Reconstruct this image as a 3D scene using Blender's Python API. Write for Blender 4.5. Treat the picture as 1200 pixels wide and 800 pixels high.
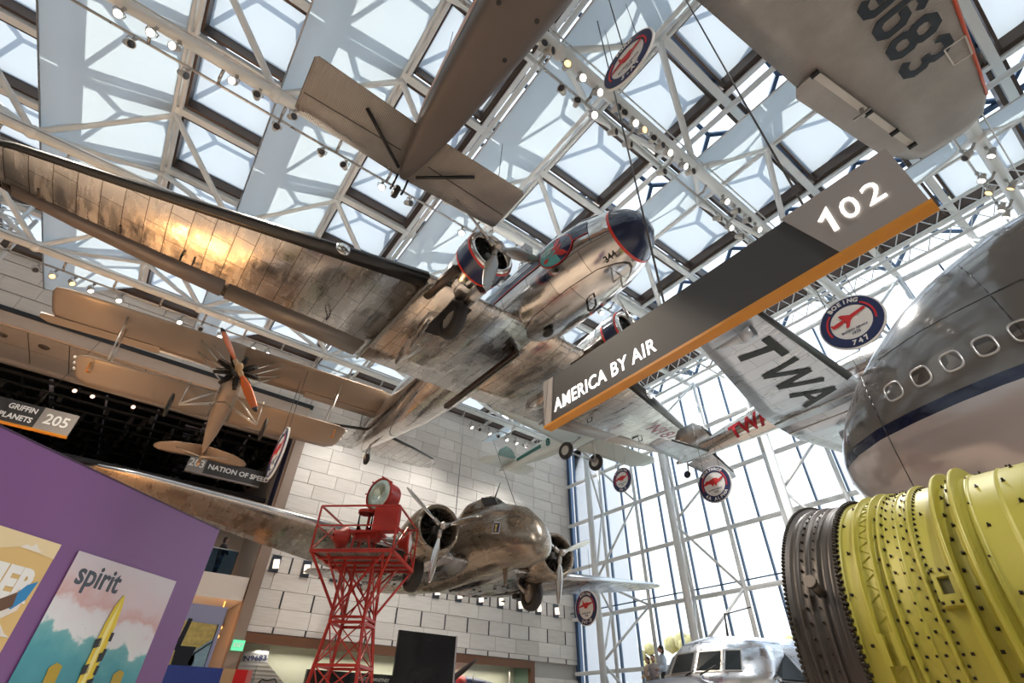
import bpy, bmesh, math, random
from mathutils import Vector, Matrix, Euler
random.seed(7)
for o in list(bpy.data.objects): bpy.data.objects.remove(o)
SC = bpy.context.scene; COL = SC.collection
PI = math.pi
# ---------------------------------------------------------------- camera
cd = bpy.data.cameras.new('camera'); cam = bpy.data.objects.new('camera', cd); COL.objects.link(cam)
yaw, pitch, roll = math.radians(54.092), math.radians(38.227), math.radians(1.366)
Fw = Vector((math.cos(pitch)*math.cos(yaw), math.cos(pitch)*math.sin(yaw), math.sin(pitch)))
Rt = Vector((math.sin(yaw), -math.cos(yaw), 0)); Up = Rt.cross(Fw)
c_, s_ = math.cos(roll), math.sin(roll)
Rt, Up = c_*Rt + s_*Up, -s_*Rt + c_*Up
cam.matrix_world = Matrix(((Rt.x, Up.x, -Fw.x, 0), (Rt.y, Up.y, -Fw.y, 0), (Rt.z, Up.z, -Fw.z, 1.6), (0, 0, 0, 1)))
cd.sensor_width = 36; cd.lens = 17.147; cd.clip_end = 600
SC.camera = cam
# ---------------------------------------------------------------- sky, sun, exposure
w = bpy.data.worlds.new('sky'); SC.world = w; w.use_nodes = True
nt = w.node_tree; nt.nodes.clear()
tc = nt.nodes.new('ShaderNodeTexCoord'); sp = nt.nodes.new('ShaderNodeSeparateXYZ'); cr = nt.nodes.new('ShaderNodeValToRGB')
bg = nt.nodes.new('ShaderNodeBackground'); out = nt.nodes.new('ShaderNodeOutputWorld')
nt.links.new(tc.outputs['Generated'], sp.inputs[0]); nt.links.new(sp.outputs['Z'], cr.inputs[0])
cr.color_ramp.elements[0].position = 0.0; cr.color_ramp.elements[0].color = (.92, .92, .9, 1)
cr.color_ramp.elements[1].position = 0.7; cr.color_ramp.elements[1].color = (.72, .84, 1, 1)
nt.links.new(cr.outputs[0], bg.inputs[0]); bg.inputs[1].default_value = 1.15
nt.links.new(bg.outputs[0], out.inputs[0])
sd = bpy.data.lights.new('sun', 'SUN'); sd.energy = 2.2; sd.angle = math.radians(.6); sd.color = (1, .95, .86)
sun = bpy.data.objects.new('sun', sd); COL.objects.link(sun)
sun.rotation_euler = Vector((-.30, .34, 1)).to_track_quat('Z', 'Y').to_euler()
def area(name, loc, rot, sx, sy, e, col):
    l = bpy.data.lights.new(name, 'AREA'); l.shape = 'RECTANGLE'; l.size = sx; l.size_y = sy; l.energy = e; l.color = col
    o = bpy.data.objects.new(name, l); COL.objects.link(o); o.location = loc; o.rotation_euler = rot; return o
def spot(loc, aim, e, col, ang=110):
    l = bpy.data.lights.new('pipe_spotlight', 'SPOT'); l.energy = e; l.color = col; l.spot_size = math.radians(ang); l.spot_blend = 1; l.shadow_soft_size = .12
    o = bpy.data.objects.new('pipe_spotlight', l); COL.objects.link(o); o.location = loc; o.rotation_euler = (Vector(loc)-Vector(aim)).to_track_quat('Z', 'Y').to_euler()
# the museum's own spotlights on the roof pipes, aimed at the floor, the exhibits and the stone wall
WL, CL = (1, .86, .70), (1, .97, .93)
for x, y, ax, ay, e, c in ((-8, 10.7, -7, 10, 3400, WL), (-1.5, 10.7, -1, 9, 2900, WL), (-8, 17.2, -7, 19, 3400, WL), (-2, 23.7, -2, 21, 2900, WL), (5.2, 17.2, 5, 17, 2900, WL),
                           (9.5, 10.7, 9, 12, 3400, CL), (15, 4.2, 15, 7, 3400, CL), (12, 17.2, 12, 18, 3400, CL), (18.5, 17.2, 18, 15, 3400, CL), (19, 10.7, 19, 10, 3400, CL),
                           (2, -8.8, 3, -2, 2900, CL), (16, -8.8, 14, -6, 3000, CL), (-4, -2.3, -3, 2, 2900, WL)):
    spot((x, y, 16.75), (ax, ay, 0), e, c)
for x in (7.5, 13, 19): spot((x, 23.7, 16.75), (x, 28, 8), 800, CL, 100)
area('wing_glow_lamp', (-5.2, 26.2, .6), (PI, 0, 0), 4.5, 2.2, 300, (1, .48, .16))  # unseen lamp added so the airliner wing mirrors an orange glow
area('case_lamp', (14, 28.9, 4.2), (0, 0, 0), 15, .4, 75, (1, .93, .78))
SC.view_settings.view_transform = 'Standard'; SC.view_settings.look = 'None'
SC.view_settings.exposure = 1.1; SC.view_settings.gamma = 1; SC.view_settings.use_curve_mapping = False
# ---------------------------------------------------------------- materials
MC = {}
def newmat(name):
    m = bpy.data.materials.new(name); m.use_nodes = True; n = m.node_tree
    return m, n, n.nodes['Principled BSDF'], n.nodes, n.links
def mat(name, col, rough=.5, metal=0., var=.0, vs=3., bump=0., bs=20., emit=0., ecol=None, rv=0., coat=0.):
    if name in MC: return MC[name]
    m, n, b, N, L = newmat(name)
    b.inputs['Base Color'].default_value = (*col, 1); b.inputs['Roughness'].default_value = rough; b.inputs['Metallic'].default_value = metal
    if coat: b.inputs['Coat Weight'].default_value = coat; b.inputs['Coat Roughness'].default_value = .12
    tcn = N.new('ShaderNodeTexCoord')
    if var or rv:
        nz = N.new('ShaderNodeTexNoise'); nz.inputs['Scale'].default_value = vs; nz.inputs['Detail'].default_value = 6
        L.new(tcn.outputs['Object'], nz.inputs['Vector'])
        if var:
            mx = N.new('ShaderNodeMix'); mx.data_type = 'RGBA'
            mx.inputs['A'].default_value = (*[c*(1-var) for c in col], 1); mx.inputs['B'].default_value = (*[min(1, c*(1+var)) for c in col], 1)
            L.new(nz.outputs['Fac'], mx.inputs['Factor']); L.new(mx.outputs['Result'], b.inputs['Base Color'])
        if rv:
            mr = N.new('ShaderNodeMapRange'); mr.inputs[1].default_value = .3; mr.inputs[2].default_value = .7
            mr.inputs[3].default_value = max(.02, rough-rv); mr.inputs[4].default_value = rough+rv
            L.new(nz.outputs['Fac'], mr.inputs[0]); L.new(mr.outputs[0], b.inputs['Roughness'])
    if bump:
        nb = N.new('ShaderNodeTexNoise'); nb.inputs['Scale'].default_value = bs; L.new(tcn.outputs['Object'], nb.inputs['Vector'])
        bp = N.new('ShaderNodeBump'); bp.inputs['Strength'].default_value = bump; bp.inputs['Distance'].default_value = .02
        L.new(nb.outputs['Fac'], bp.inputs['Height']); L.new(bp.outputs[0], b.inputs['Normal'])
    if emit:
        b.inputs['Emission Color'].default_value = (*(ecol or col), 1); b.inputs['Emission Strength'].default_value = emit
    MC[name] = m; return m
def skin(name, c1, c2, rough=.22, pw=.9, ph=.45, metal=1., seam=(.12, .1, .09), rot=0., bump=.25, axes='XY', blotch=.3):
    """riveted sheet metal: panels differ a little in tone and polish, seams recessed"""
    m, n, b, N, L = newmat(name)
    tcn = N.new('ShaderNodeTexCoord'); sx = N.new('ShaderNodeSeparateXYZ'); cx = N.new('ShaderNodeCombineXYZ')
    L.new(tcn.outputs['Object'], sx.inputs[0])
    L.new(sx.outputs[axes[0]], cx.inputs[0]); L.new(sx.outputs[axes[1]], cx.inputs[1])
    br = N.new('ShaderNodeTexBrick'); br.inputs['Scale'].default_value = 1; br.inputs['Brick Width'].default_value = pw; br.inputs['Row Height'].default_value = ph
    br.inputs['Mortar Size'].default_value = .008; br.inputs['Color1'].default_value = (*c1, 1); br.inputs['Color2'].default_value = (*c2, 1); br.inputs['Mortar'].default_value = (*seam, 1)
    br.offset = .37; L.new(cx.outputs[0], br.inputs['Vector'])
    nz = N.new('ShaderNodeTexNoise'); nz.inputs['Scale'].default_value = 2.2; nz.inputs['Detail'].default_value = 9; nz.inputs['Roughness'].default_value = .65
    mpg = N.new('ShaderNodeMapping'); mpg.inputs['Scale'].default_value = (.35, 1.6, 1.6); L.new(tcn.outputs['Object'], mpg.inputs[0]); L.new(mpg.outputs[0], nz.inputs['Vector'])
    mx = N.new('ShaderNodeMix'); mx.data_type = 'RGBA'; mx.blend_type = 'MULTIPLY'; mx.inputs['Factor'].default_value = blotch
    rp = N.new('ShaderNodeValToRGB'); rp.color_ramp.elements[0].position = .3; rp.color_ramp.elements[0].color = (.5, .48, .47, 1); rp.color_ramp.elements[1].position = .62
    L.new(nz.outputs['Fac'], rp.inputs[0]); L.new(br.outputs['Color'], mx.inputs['A']); L.new(rp.outputs[0], mx.inputs['B']); L.new(mx.outputs['Result'], b.inputs['Base Color'])
    mr = N.new('ShaderNodeMapRange'); mr.inputs[1].default_value = .35; mr.inputs[2].default_value = .7; mr.inputs[3].default_value = rough*.55; mr.inputs[4].default_value = rough*1.7
    L.new(nz.outputs['Fac'], mr.inputs[0]); L.new(mr.outputs[0], b.inputs['Roughness'])
    n2 = N.new('ShaderNodeTexNoise'); n2.inputs['Scale'].default_value = 1.7; n2.inputs['Detail'].default_value = 3; L.new(tcn.outputs['Object'], n2.inputs['Vector'])
    ad = N.new('ShaderNodeMath'); ad.operation = 'MULTIPLY_ADD'; ad.inputs[1].default_value = -.25; L.new(br.outputs['Fac'], ad.inputs[0]); L.new(n2.outputs['Fac'], ad.inputs[2])
    bp = N.new('ShaderNodeBump'); bp.inputs['Strength'].default_value = bump; bp.inputs['Distance'].default_value = .06; L.new(ad.outputs[0], bp.inputs['Height']); L.new(bp.outputs[0], b.inputs['Normal'])
    b.inputs['Metallic'].default_value = metal
    MC[name] = m; return m
def corrug(name, c, axis='Y', period=.035, rough=.45, metal=.6):
    m, n, b, N, L = newmat(name)
    tcn = N.new('ShaderNodeTexCoord'); wv = N.new('ShaderNodeTexWave'); wv.bands_direction = axis; wv.inputs['Scale'].default_value = 1/period/3.18; wv.inputs['Distortion'].default_value = 0
    L.new(tcn.outputs['Object'], wv.inputs['Vector'])
    nz = N.new('ShaderNodeTexNoise'); nz.inputs['Scale'].default_value = 1.3; nz.inputs['Detail'].default_value = 8; L.new(tcn.outputs['Object'], nz.inputs['Vector'])
    mx = N.new('ShaderNodeMix'); mx.data_type = 'RGBA'; mx.inputs['A'].default_value = (*[k*.72 for k in c], 1); mx.inputs['B'].default_value = (*[k*1.25 for k in c], 1)
    L.new(nz.outputs['Fac'], mx.inputs['Factor']); L.new(mx.outputs['Result'], b.inputs['Base Color'])
    bp = N.new('ShaderNodeBump'); bp.inputs['Strength'].default_value = .8; bp.inputs['Distance'].default_value = .012; L.new(wv.outputs['Fac'], bp.inputs['Height']); L.new(bp.outputs[0], b.inputs['Normal'])
    b.inputs['Metallic'].default_value = metal; b.inputs['Roughness'].default_value = rough
    MC[name] = m; return m
def stone_mat():
    m, n, b, N, L = newmat('marble_block')
    oi = N.new('ShaderNodeObjectInfo'); rp = N.new('ShaderNodeValToRGB')
    rp.color_ramp.elements[0].color = (.60, .55, .50, 1); rp.color_ramp.elements[1].color = (.74, .69, .63, 1)
    L.new(oi.outputs['Random'], rp.inputs[0])
    tcn = N.new('ShaderNodeTexCoord'); mp = N.new('ShaderNodeMapping'); mp.inputs['Scale'].default_value = (.5, 1, 5); L.new(tcn.outputs['Object'], mp.inputs[0])
    ad = N.new('ShaderNodeVectorMath'); L.new(mp.outputs[0], ad.inputs[0]); L.new(oi.outputs['Location'], ad.inputs[1])
    nz = N.new('ShaderNodeTexNoise'); nz.inputs['Scale'].default_value = 2.4; nz.inputs['Detail'].default_value = 5; L.new(ad.outputs[0], nz.inputs['Vector'])
    mx = N.new('ShaderNodeMix'); mx.data_type = 'RGBA'; mx.blend_type = 'MULTIPLY'; mx.inputs['Factor'].default_value = .5
    r2 = N.new('ShaderNodeValToRGB'); r2.color_ramp.elements[0].position = .35; r2.color_ramp.elements[0].color = (.80, .78, .76, 1); r2.color_ramp.elements[1].position = .65
    L.new(nz.outputs['Fac'], r2.inputs[0]); L.new(rp.outputs[0], mx.inputs['A']); L.new(r2.outputs[0], mx.inputs['B']); L.new(mx.outputs['Result'], b.inputs['Base Color'])
    b.inputs['Roughness'].default_value = .6
    return m
def glassm(name, tint=(.93, .97, 1), refl=.06):
    m, n, b, N, L = newmat(name); N.remove(b); o = N['Material Output']
    t = N.new('ShaderNodeBsdfTransparent'); t.inputs[0].default_value = (*tint, 1); g = N.new('ShaderNodeBsdfGlossy'); g.inputs['Roughness'].default_value = .03
    mx = N.new('ShaderNodeMixShader'); fr = N.new('ShaderNodeFresnel'); fr.inputs[0].default_value = 1.3
    L.new(fr.outputs[0], mx.inputs[0]); L.new(t.outputs[0], mx.inputs[1]); L.new(g.outputs[0], mx.inputs[2]); L.new(mx.outputs[0], o.inputs[0]); return m
def scrim(name, col, diff):
    """translucent fabric / frosted acrylic"""
    m, n, b, N, L = newmat(name); N.remove(b); o = N['Material Output']
    t = N.new('ShaderNodeBsdfTranslucent'); t.inputs[0].default_value = (*col, 1); d = N.new('ShaderNodeBsdfDiffuse'); d.inputs[0].default_value = (*col, 1)
    mx = N.new('ShaderNodeMixShader'); mx.inputs[0].default_value = diff
    L.new(t.outputs[0], mx.inputs[1]); L.new(d.outputs[0], mx.inputs[2]); L.new(mx.outputs[0], o.inputs[0]); return m
WHITE = mat('white_steel', (.74, .75, .74), .42, var=.06, vs=1.5)
BROWN = mat('bronze_frame', (.075, .05, .038), .4, .4)
NAVYM = mat('blue_mullion', (.05, .10, .19), .35, .3)
BLACK = mat('black_paint', (.012, .012, .014), .45)
RUBBER = mat('tyre_rubber', (.02, .018, .017), .6, var=.3, vs=8)
CHROME = mat('bright_metal', (.82, .8, .77), .14, 1., rv=.06, vs=5)
STEEL = mat('satin_metal', (.5, .48, .46), .35, 1., var=.15, rv=.1, vs=4)
NAVY = mat('navy_enamel', (.012, .022, .07), .18, 0, coat=.6)
RED = mat('red_enamel', (.62, .03, .02), .3, 0, coat=.3)
REDP = mat('red_tower_paint', (.36, .018, .010), .42, var=.2, vs=3)
PRWHITE = mat('print_white', (.86, .86, .84), .5)
PRRED = mat('print_red', (.66, .03, .035), .5)
PRNAVY = mat('print_navy', (.018, .03, .11), .5)
WIRE = mat('steel_wire', (.12, .12, .12), .4, .8)
LENS_W = mat('lamp_lens_white', (1, .97, .9), .3, emit=4, ecol=(1, .96, .88))
LENS_Y = mat('lamp_lens_amber', (1, .6, .2), .3, emit=1.2, ecol=(1, .62, .25))
LENS_D = mat('lamp_lens_off', (.05, .05, .06), .15)
# ---------------------------------------------------------------- mesh tools
class MB:
    def __init__(s): s.v = []; s.f = []; s.sm = []
    def add(s, vs, fs, smooth=False):
        k = len(s.v); s.v += [tuple(p) for p in vs]; s.f += [tuple(i+k for i in q) for q in fs]; s.sm += [smooth]*len(fs); return s
    def box(s, a, b, m=None):
        (x0, y0, z0), (x1, y1, z1) = a, b
        vs = [Vector(p) for p in ((x0,y0,z0),(x1,y0,z0),(x1,y1,z0),(x0,y1,z0),(x0,y0,z1),(x1,y0,z1),(x1,y1,z1),(x0,y1,z1))]
        if m: vs = [m @ p for p in vs]
        return s.add(vs, [(0,3,2,1),(4,5,6,7),(0,1,5,4),(1,2,6,5),(2,3,7,6),(3,0,4,7)])
    def tube(s, a, b, r, r2=None, n=8, caps=True):
        a, b = Vector(a), Vector(b); r2 = r if r2 is None else r2
        d = (b-a).normalized(); u = d.orthogonal().normalized(); v = d.cross(u)
        vs = []
        for c, rr in ((a, r), (b, r2)):
            for i in range(n):
                t = 2*PI*i/n; vs.append(c + rr*(math.cos(t)*u + math.sin(t)*v))
        s.add(vs, [(i, (i+1) % n, n+(i+1) % n, n+i) for i in range(n)], True)
        if caps: s.add(vs, [tuple(range(n))[::-1], tuple(range(n, 2*n))])
        return s
    def bar(s, a, b, wd, ht, up=(0, 0, 1)):
        a, b = Vector(a), Vector(b); d = (b-a).normalized(); up = Vector(up)
        if abs(d.dot(up)) > .99: up = Vector((1, 0, 0))
        sd = d.cross(up).normalized(); u = sd.cross(d)
        vs = [p + sd*i*wd/2 + u*j*ht/2 for p in (a, b) for i, j in ((-1,-1),(1,-1),(1,1),(-1,1))]
        return s.add(vs, [(0,1,2,3),(7,6,5,4),(0,4,5,1),(1,5,6,2),(2,6,7,3),(3,7,4,0)])
    def path(s, pts, r, n=6):
        for a, b in zip(pts[:-1], pts[1:]): s.tube(a, b, r, n=n)
        return s
    def loft(s, rings, closed=True, cap0=True, cap1=True, smooth=True):
        k = len(rings[0]); vs = [p for r in rings for p in r]; fs = []
        for j in range(len(rings)-1):
            for i in range(k if closed else k-1):
                i2 = (i+1) % k; fs.append((j*k+i, j*k+i2, (j+1)*k+i2, (j+1)*k+i))
        s.add(vs, fs, smooth)
        if closed and cap0: s.add(rings[0], [tuple(range(k))[::-1]])
        if closed and cap1: s.add(rings[-1], [tuple(range(k))])
        return s
    def lathe(s, prof, axis='X', c=(0,0,0), n=32, a0=0., a1=2*PI, smooth=True):
        """prof: list of (pos along axis, radius)"""
        full = abs(a1-a0-2*PI) < 1e-6; m = n if full else n+1; c = Vector(c)
        rings = []
        for p, r in prof:
            R = []
            for i in range(m):
                t = a0+(a1-a0)*i/n; q = (r*math.cos(t), r*math.sin(t))
                R.append(c + Vector({'X': (p, q[0], q[1]), 'Y': (q[0], p, q[1]), 'Z': (q[0], q[1], p)}[axis]))
            rings.append(R)
        return s.loft(rings, full, False, False, smooth)
    def ball(s, c, r, n=12, sc=(1,1,1)):
        c = Vector(c); rings = []
        for j in range(n//2+1):
            t = PI*j/(n//2); rr = max(1e-4, math.sin(t))
            rings.append([c+Vector((rr*math.cos(2*PI*i/n)*r*sc[0], rr*math.sin(2*PI*i/n)*r*sc[1], math.cos(t)*r*sc[2])) for i in range(n)])
        return s.loft(rings, True, False, False)
    def poly(s, pts, t=(0, 0, 0)):
        """flat polygon given thickness vector t"""
        n = len(pts); t = Vector(t); A = [Vector(p) for p in pts]; B = [p+t for p in A]
        s.add(A+B, [tuple(range(n))[::-1], tuple(range(n, 2*n))] + [(i, (i+1) % n, n+(i+1) % n, n+i) for i in range(n)])
        return s
    def mesh(s, name, m=None):
        me = bpy.data.meshes.new(name); me.from_pydata(s.v, [], s.f)
        me.polygons.foreach_set('use_smooth', s.sm)
        if m: me.materials.append(m)
        bm = bmesh.new(); bm.from_mesh(me); bmesh.ops.remove_doubles(bm, verts=bm.verts, dist=1e-5) if any(s.sm) else None
        bmesh.ops.recalc_face_normals(bm, faces=bm.faces); bm.to_mesh(me); bm.free(); me.update(); return me
    def build(s, name, m, parent=None, label=None, kind=None):
        o = bpy.data.objects.new(name, s.mesh(name, m)); COL.objects.link(o)
        if parent: o.parent = parent
        if label: o['label'] = label
        if kind: o['kind'] = kind
        return o
def thing(name, label, cat, loc=(0,0,0), rot=(0,0,0), group=None, scale=1.):
    o = bpy.data.objects.new(name, None); COL.objects.link(o); o.empty_display_size = .3
    o.location = loc; o.rotation_euler = rot; o.scale = (scale,)*3; o['label'] = label; o['category'] = cat
    if group: o['group'] = group
    return o
def tag(o, label, cat, group=None):
    o['label'] = label; o['category'] = cat
    if group: o['group'] = group
    return o
def copy_tree(o, parent=None):
    c = o.copy(); COL.objects.link(c); c.parent = parent
    for ch in [x for x in KIDS(o)]: copy_tree(ch, c)
    return c
def KIDS(o): return [x for x in COL.objects if x.parent == o]
def inst(name, me, parent=None, loc=(0,0,0), rot=(0,0,0), scale=(1,1,1), kind=None):
    o = bpy.data.objects.new(name, me); COL.objects.link(o); o.parent = parent; o.location = loc; o.rotation_euler = rot; o.scale = scale
    if kind: o['kind'] = kind
    return o
def textmesh(s, size=1., bold=.0, ext=.0, align='CENTER', spacing=1.):
    c = bpy.data.curves.new('lettering', 'FONT'); c.body = s; c.size = size; c.offset = bold; c.extrude = ext; c.align_x = align; c.align_y = 'CENTER'; c.space_character = spacing
    c.resolution_u = 3
    o = bpy.data.objects.new('lettering', c); COL.objects.link(o)
    dg = bpy.context.evaluated_depsgraph_get(); me = bpy.data.meshes.new_from_object(o.evaluated_get(dg)); bpy.data.objects.remove(o); bpy.data.curves.remove(c)
    return me
def frame(o, X, Y):
    X, Y = Vector(X).normalized(), Vector(Y).normalized(); Z = X.cross(Y).normalized(); Y = Z.cross(X)
    return Matrix(((X.x, Y.x, Z.x, o[0]), (X.y, Y.y, Z.y, o[1]), (X.z, Y.z, Z.z, o[2]), (0, 0, 0, 1)))
def text(s, o, X, Y, size, m, parent=None, bold=.0, ext=.004, name='lettering', align='CENTER', spacing=1., sx=1.):
    me = textmesh(s, size, bold*size, ext, align, spacing); me.materials.clear(); me.materials.append(m)
    me.transform(Matrix.Diagonal((sx, 1, 1, 1))); me.transform(frame(o, X, Y))
    b = bpy.data.objects.new(name, me); COL.objects.link(b); b.parent = parent; return b
def polyobj(name, pts2, o, X, Y, m, parent, th=.004):
    F = frame(o, X, Y); b = MB().poly([F @ Vector((p[0], p[1], 0)) for p in pts2], F.to_3x3() @ Vector((0, 0, th)))
    return b.build(name, m, parent)
def ribbon(pts, wd):
    """mitred stroke -> list of quads in 2D"""
    pts = [Vector(p) for p in pts]; n = len(pts); L = []; closed = (pts[0]-pts[-1]).length < 1e-6
    if closed: pts = pts[:-1]; n -= 1
    for i in range(n):
        a = pts[i-1] if (i > 0 or closed) else None; b = pts[(i+1) % n] if (i < n-1 or closed) else None
        d1 = (pts[i]-a).normalized() if a is not None else None; d2 = (b-pts[i]).normalized() if b is not None else None
        if d1 is None: d1 = d2
        if d2 is None: d2 = d1
        n1 = Vector((-d1.y, d1.x)); n2 = Vector((-d2.y, d2.x)); mm = (n1+n2).normalized(); k = wd/2/max(.3, mm.dot(n1)); L.append((pts[i]+mm*k, pts[i]-mm*k))
    q = [(L[i][0], L[(i+1) % n][0], L[(i+1) % n][1], L[i][1]) for i in range(n if closed else n-1)]
    return q
# aircraft shapes; local frame x forward, y to port, z up
AF = [(1,0),(.8,.22),(.6,.42),(.4,.52),(.25,.53),(.12,.44),(.04,.28),(.01,.14),(0,0),(.01,-.1),(.04,-.17),(.12,-.25),(.25,-.3),(.4,-.29),(.6,-.21),(.8,-.1)]
def wing(secs, sgn=1, u0=0., u1=1., grow=1.):
    """secs: (y, x of leading edge, chord, z, thickness)"""
    rings = []
    for y, xl, c, z, t in secs:
        R = []
        for u, v in AF:
            uu = min(max(u, u0), u1); vv = v
            if u > u1: vv = v*(1-u1)*.2 if False else (.0 if u == 1 else v)
            R.append(Vector((xl-uu*c, sgn*y, z+vv*t*grow)))
        rings.append(R)
    return MB().loft(rings)
def boot(secs, sgn=1, frac=.07, off=.012):
    pts = [p for p in AF if p[0] <= frac+.05]; rings = []
    for y, xl, c, z, t in secs:
        R = [Vector((xl+off-min(u, frac)*c, sgn*y, z+(v*t)+(off if v > 0 else -off))) for u, v in pts]
        rings.append(R)
    return MB().loft(rings, closed=True)
def fring(x, cz, hw, ht, hb, e=2., n=28, cy=0.):
    R = []
    for i in range(n):
        t = 2*PI*i/n; c, s = math.cos(t), math.sin(t)
        y = hw*math.copysign(abs(c)**(2/e), c); z = math.copysign(abs(s)**(2/e), s)*(ht if s > 0 else hb)
        R.append(Vector((x, cy+y, cz+z)))
    return R
def fuse(st, n=28, cy=0.): return MB().loft([fring(*(s_ if len(s_) > 5 else (*s_, 2.)), n=n, cy=cy) for s_ in st])
def finterp(st, x):
    for a, b in zip(st[:-1], st[1:]):
        if b[0] <= x <= a[0]:
            k = (a[0]-x)/(a[0]-b[0]); return [a[i]+(b[i]-a[i])*k for i in range(5)]
    return list(st[0] if x > st[0][0] else st[-1])
def onfuse(st, x, th, side, off=.015):
    """point on the hull at angle th above the side"""
    _, cz, hw, ht, hb = finterp(st, x)[:5]
    return Vector((x, side*(hw+off)*math.cos(th), cz+((ht if th > 0 else hb)+off)*math.sin(th)))
def hull_decal(name, st, side, rows, m, parent, off=.015):
    """rows: list of lists of (x, angle) -> grid sheet lying on the hull"""
    g = [[onfuse(st, x, t, side, off) for x, t in r] for r in rows]
    return MB().loft(g, closed=False).build(name, m, parent)
def hull_text(s, st, side, x, th, size, m, parent, bold=.02, off=.02, sx=1., rev=False, slope=0.):
    me = textmesh(s, size, bold*size, 0); me.materials.clear(); me.materials.append(m)
    bm = bmesh.new(); bm.from_mesh(me); bmesh.ops.triangulate(bm, faces=bm.faces); bmesh.ops.subdivide_edges(bm, edges=bm.edges, cuts=2, use_grid_fill=True); bm.to_mesh(me); bm.free()
    R = finterp(st, x)[2]
    for v in me.vertices:
        u, q = v.co.x*sx, v.co.y+slope*v.co.x
        v.co = onfuse(st, x + (u if side < 0 else -u)*(-1 if rev else 1), th+q/R, side, off)
    b = bpy.data.objects.new('lettering', me); COL.objects.link(b); b.parent = parent; return b
def propeller(parent, c, R, nb=3, ph=0., m=None, wd=.16, hub=True, mtip=None, hubm=None, tilt=None):
    """propeller part with its blades as sub-parts; disc normal is local +x"""
    c = Vector(c); h = MB().ball(c+Vector((.1,0,0)), .12*R/1.6, 12, (1.5,1,1)); h.tube(c-Vector((.15,0,0)), c+Vector((.12,0,0)), .1*R/1.6, n=12)
    for k in range(nb):
        t = ph+2*PI*k/nb; d = Vector((0, math.cos(t), math.sin(t))); h.tube(c, c+d*R*.2, .075*R/1.6, n=10)
    h = h.build('propeller', hubm or STEEL, parent)
    for k in range(nb):
        t = ph+2*PI*k/nb; d = Vector((0, math.cos(t), math.sin(t))); e = Vector((0, -math.sin(t), math.cos(t))); rings = []
        for q, wq in ((.14,.35),(.25,.6),(.38,.95),(.55,1.),(.75,.86),(.9,.62),(.97,.38),(1.,.1)):
            tw = math.radians(52-38*q); a = e*math.cos(tw)+Vector((1,0,0))*math.sin(tw); b = d.cross(a); w2 = wd*wq*R/1.6; th = .045*(1.2-q)*R/1.6
            rings.append([c+d*q*R+a*w2*math.cos(p)+b*th*math.sin(p) for p in [2*PI*i/10 for i in range(10)]])
        bl = MB().loft(rings).build('blade', m or STEEL, h)
        if mtip:
            MB().loft([[c+d*qq*R+((p-c)-d*(p-c).dot(d))*1.12 for p in rr] for qq, rr in ((.9, rings[5]), (.97, rings[6]), (1.004, rings[7]))]).build('blade_tip', mtip, h)
    return h
def radial(parent, c, R, nc=9, m=None, depth=.35, m2=None):
    c = Vector(c); e = MB().tube(c-Vector((.35,0,0)), c+Vector((.12,0,0)), R*.34, R*.2, n=20)
    e = e.build('engine', m2 or mat('crankcase_grey', (.10,.095,.09), .4, .5), parent)
    cm = m or mat('engine_dark', (.035,.03,.026), .45, .6)
    proto = MB()
    for j in range(9):
        r0 = R*(.34+.062*j); proto.tube((-.02, r0, 0), (-.02, r0+R*.03, 0), R*(.118 if j < 7 else .09), n=10)
    proto.tube((-.02, R*.3, 0), (-.02, R*.93, 0), R*.085, n=8); proto.tube((.12, R*.3, .05), (.14, R*.86, .05), R*.02, n=5); proto.tube((.12, R*.3, -.05), (.14, R*.86, -.05), R*.02, n=5)
    me = proto.mesh('engine_cylinder', cm)
    for k in range(nc):
        inst('engine_cylinder', me, e, tuple(c), (2*PI*k/nc, 0, 0))
    return e
def wheel(name, parent, c, R, wd, axis='Y', rim=None, side=1):
    c = Vector(c); t = MB().lathe([(-wd/2, R*.55), (-wd/2*.98, R*.8), (-wd*.36, R*.95), (0, R), (wd*.36, R*.95), (wd/2*.98, R*.8), (wd/2, R*.55), (-wd/2, R*.55)], axis, c, 28).build(name, RUBBER, parent)
    MB().lathe([(-wd*.3, .001), (-wd*.34, R*.2), (-wd*.42, R*.25), (-wd*.3, R*.5), (-wd*.4, R*.58), (wd*.4, R*.58), (wd*.3, R*.5), (wd*.42, R*.25), (wd*.34, R*.2), (wd*.3, .001)], axis, c, 24).build('wheel_hub', rim or STEEL, t)
    return t
# ================================================================ SETTING
def S(o): o['kind'] = 'structure'; return o
FLOORM = mat('warm_terrazzo', (.58, .49, .41), .7, var=.25, vs=.5)
S(MB().box((-32, -24, -.2), (26.4, 50, 0)).build('floor', FLOORM))
PLAST = mat('warm_plaster', (.50, .42, .35), .8, var=.05)
S(MB().box((-32.4, -24, 0), (-32, 50, 21)).build('wall_left', PLAST))
S(MB().box((-32, -24.4, 0), (26.4, -24, 21)).build('wall_rear', PLAST))
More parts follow.
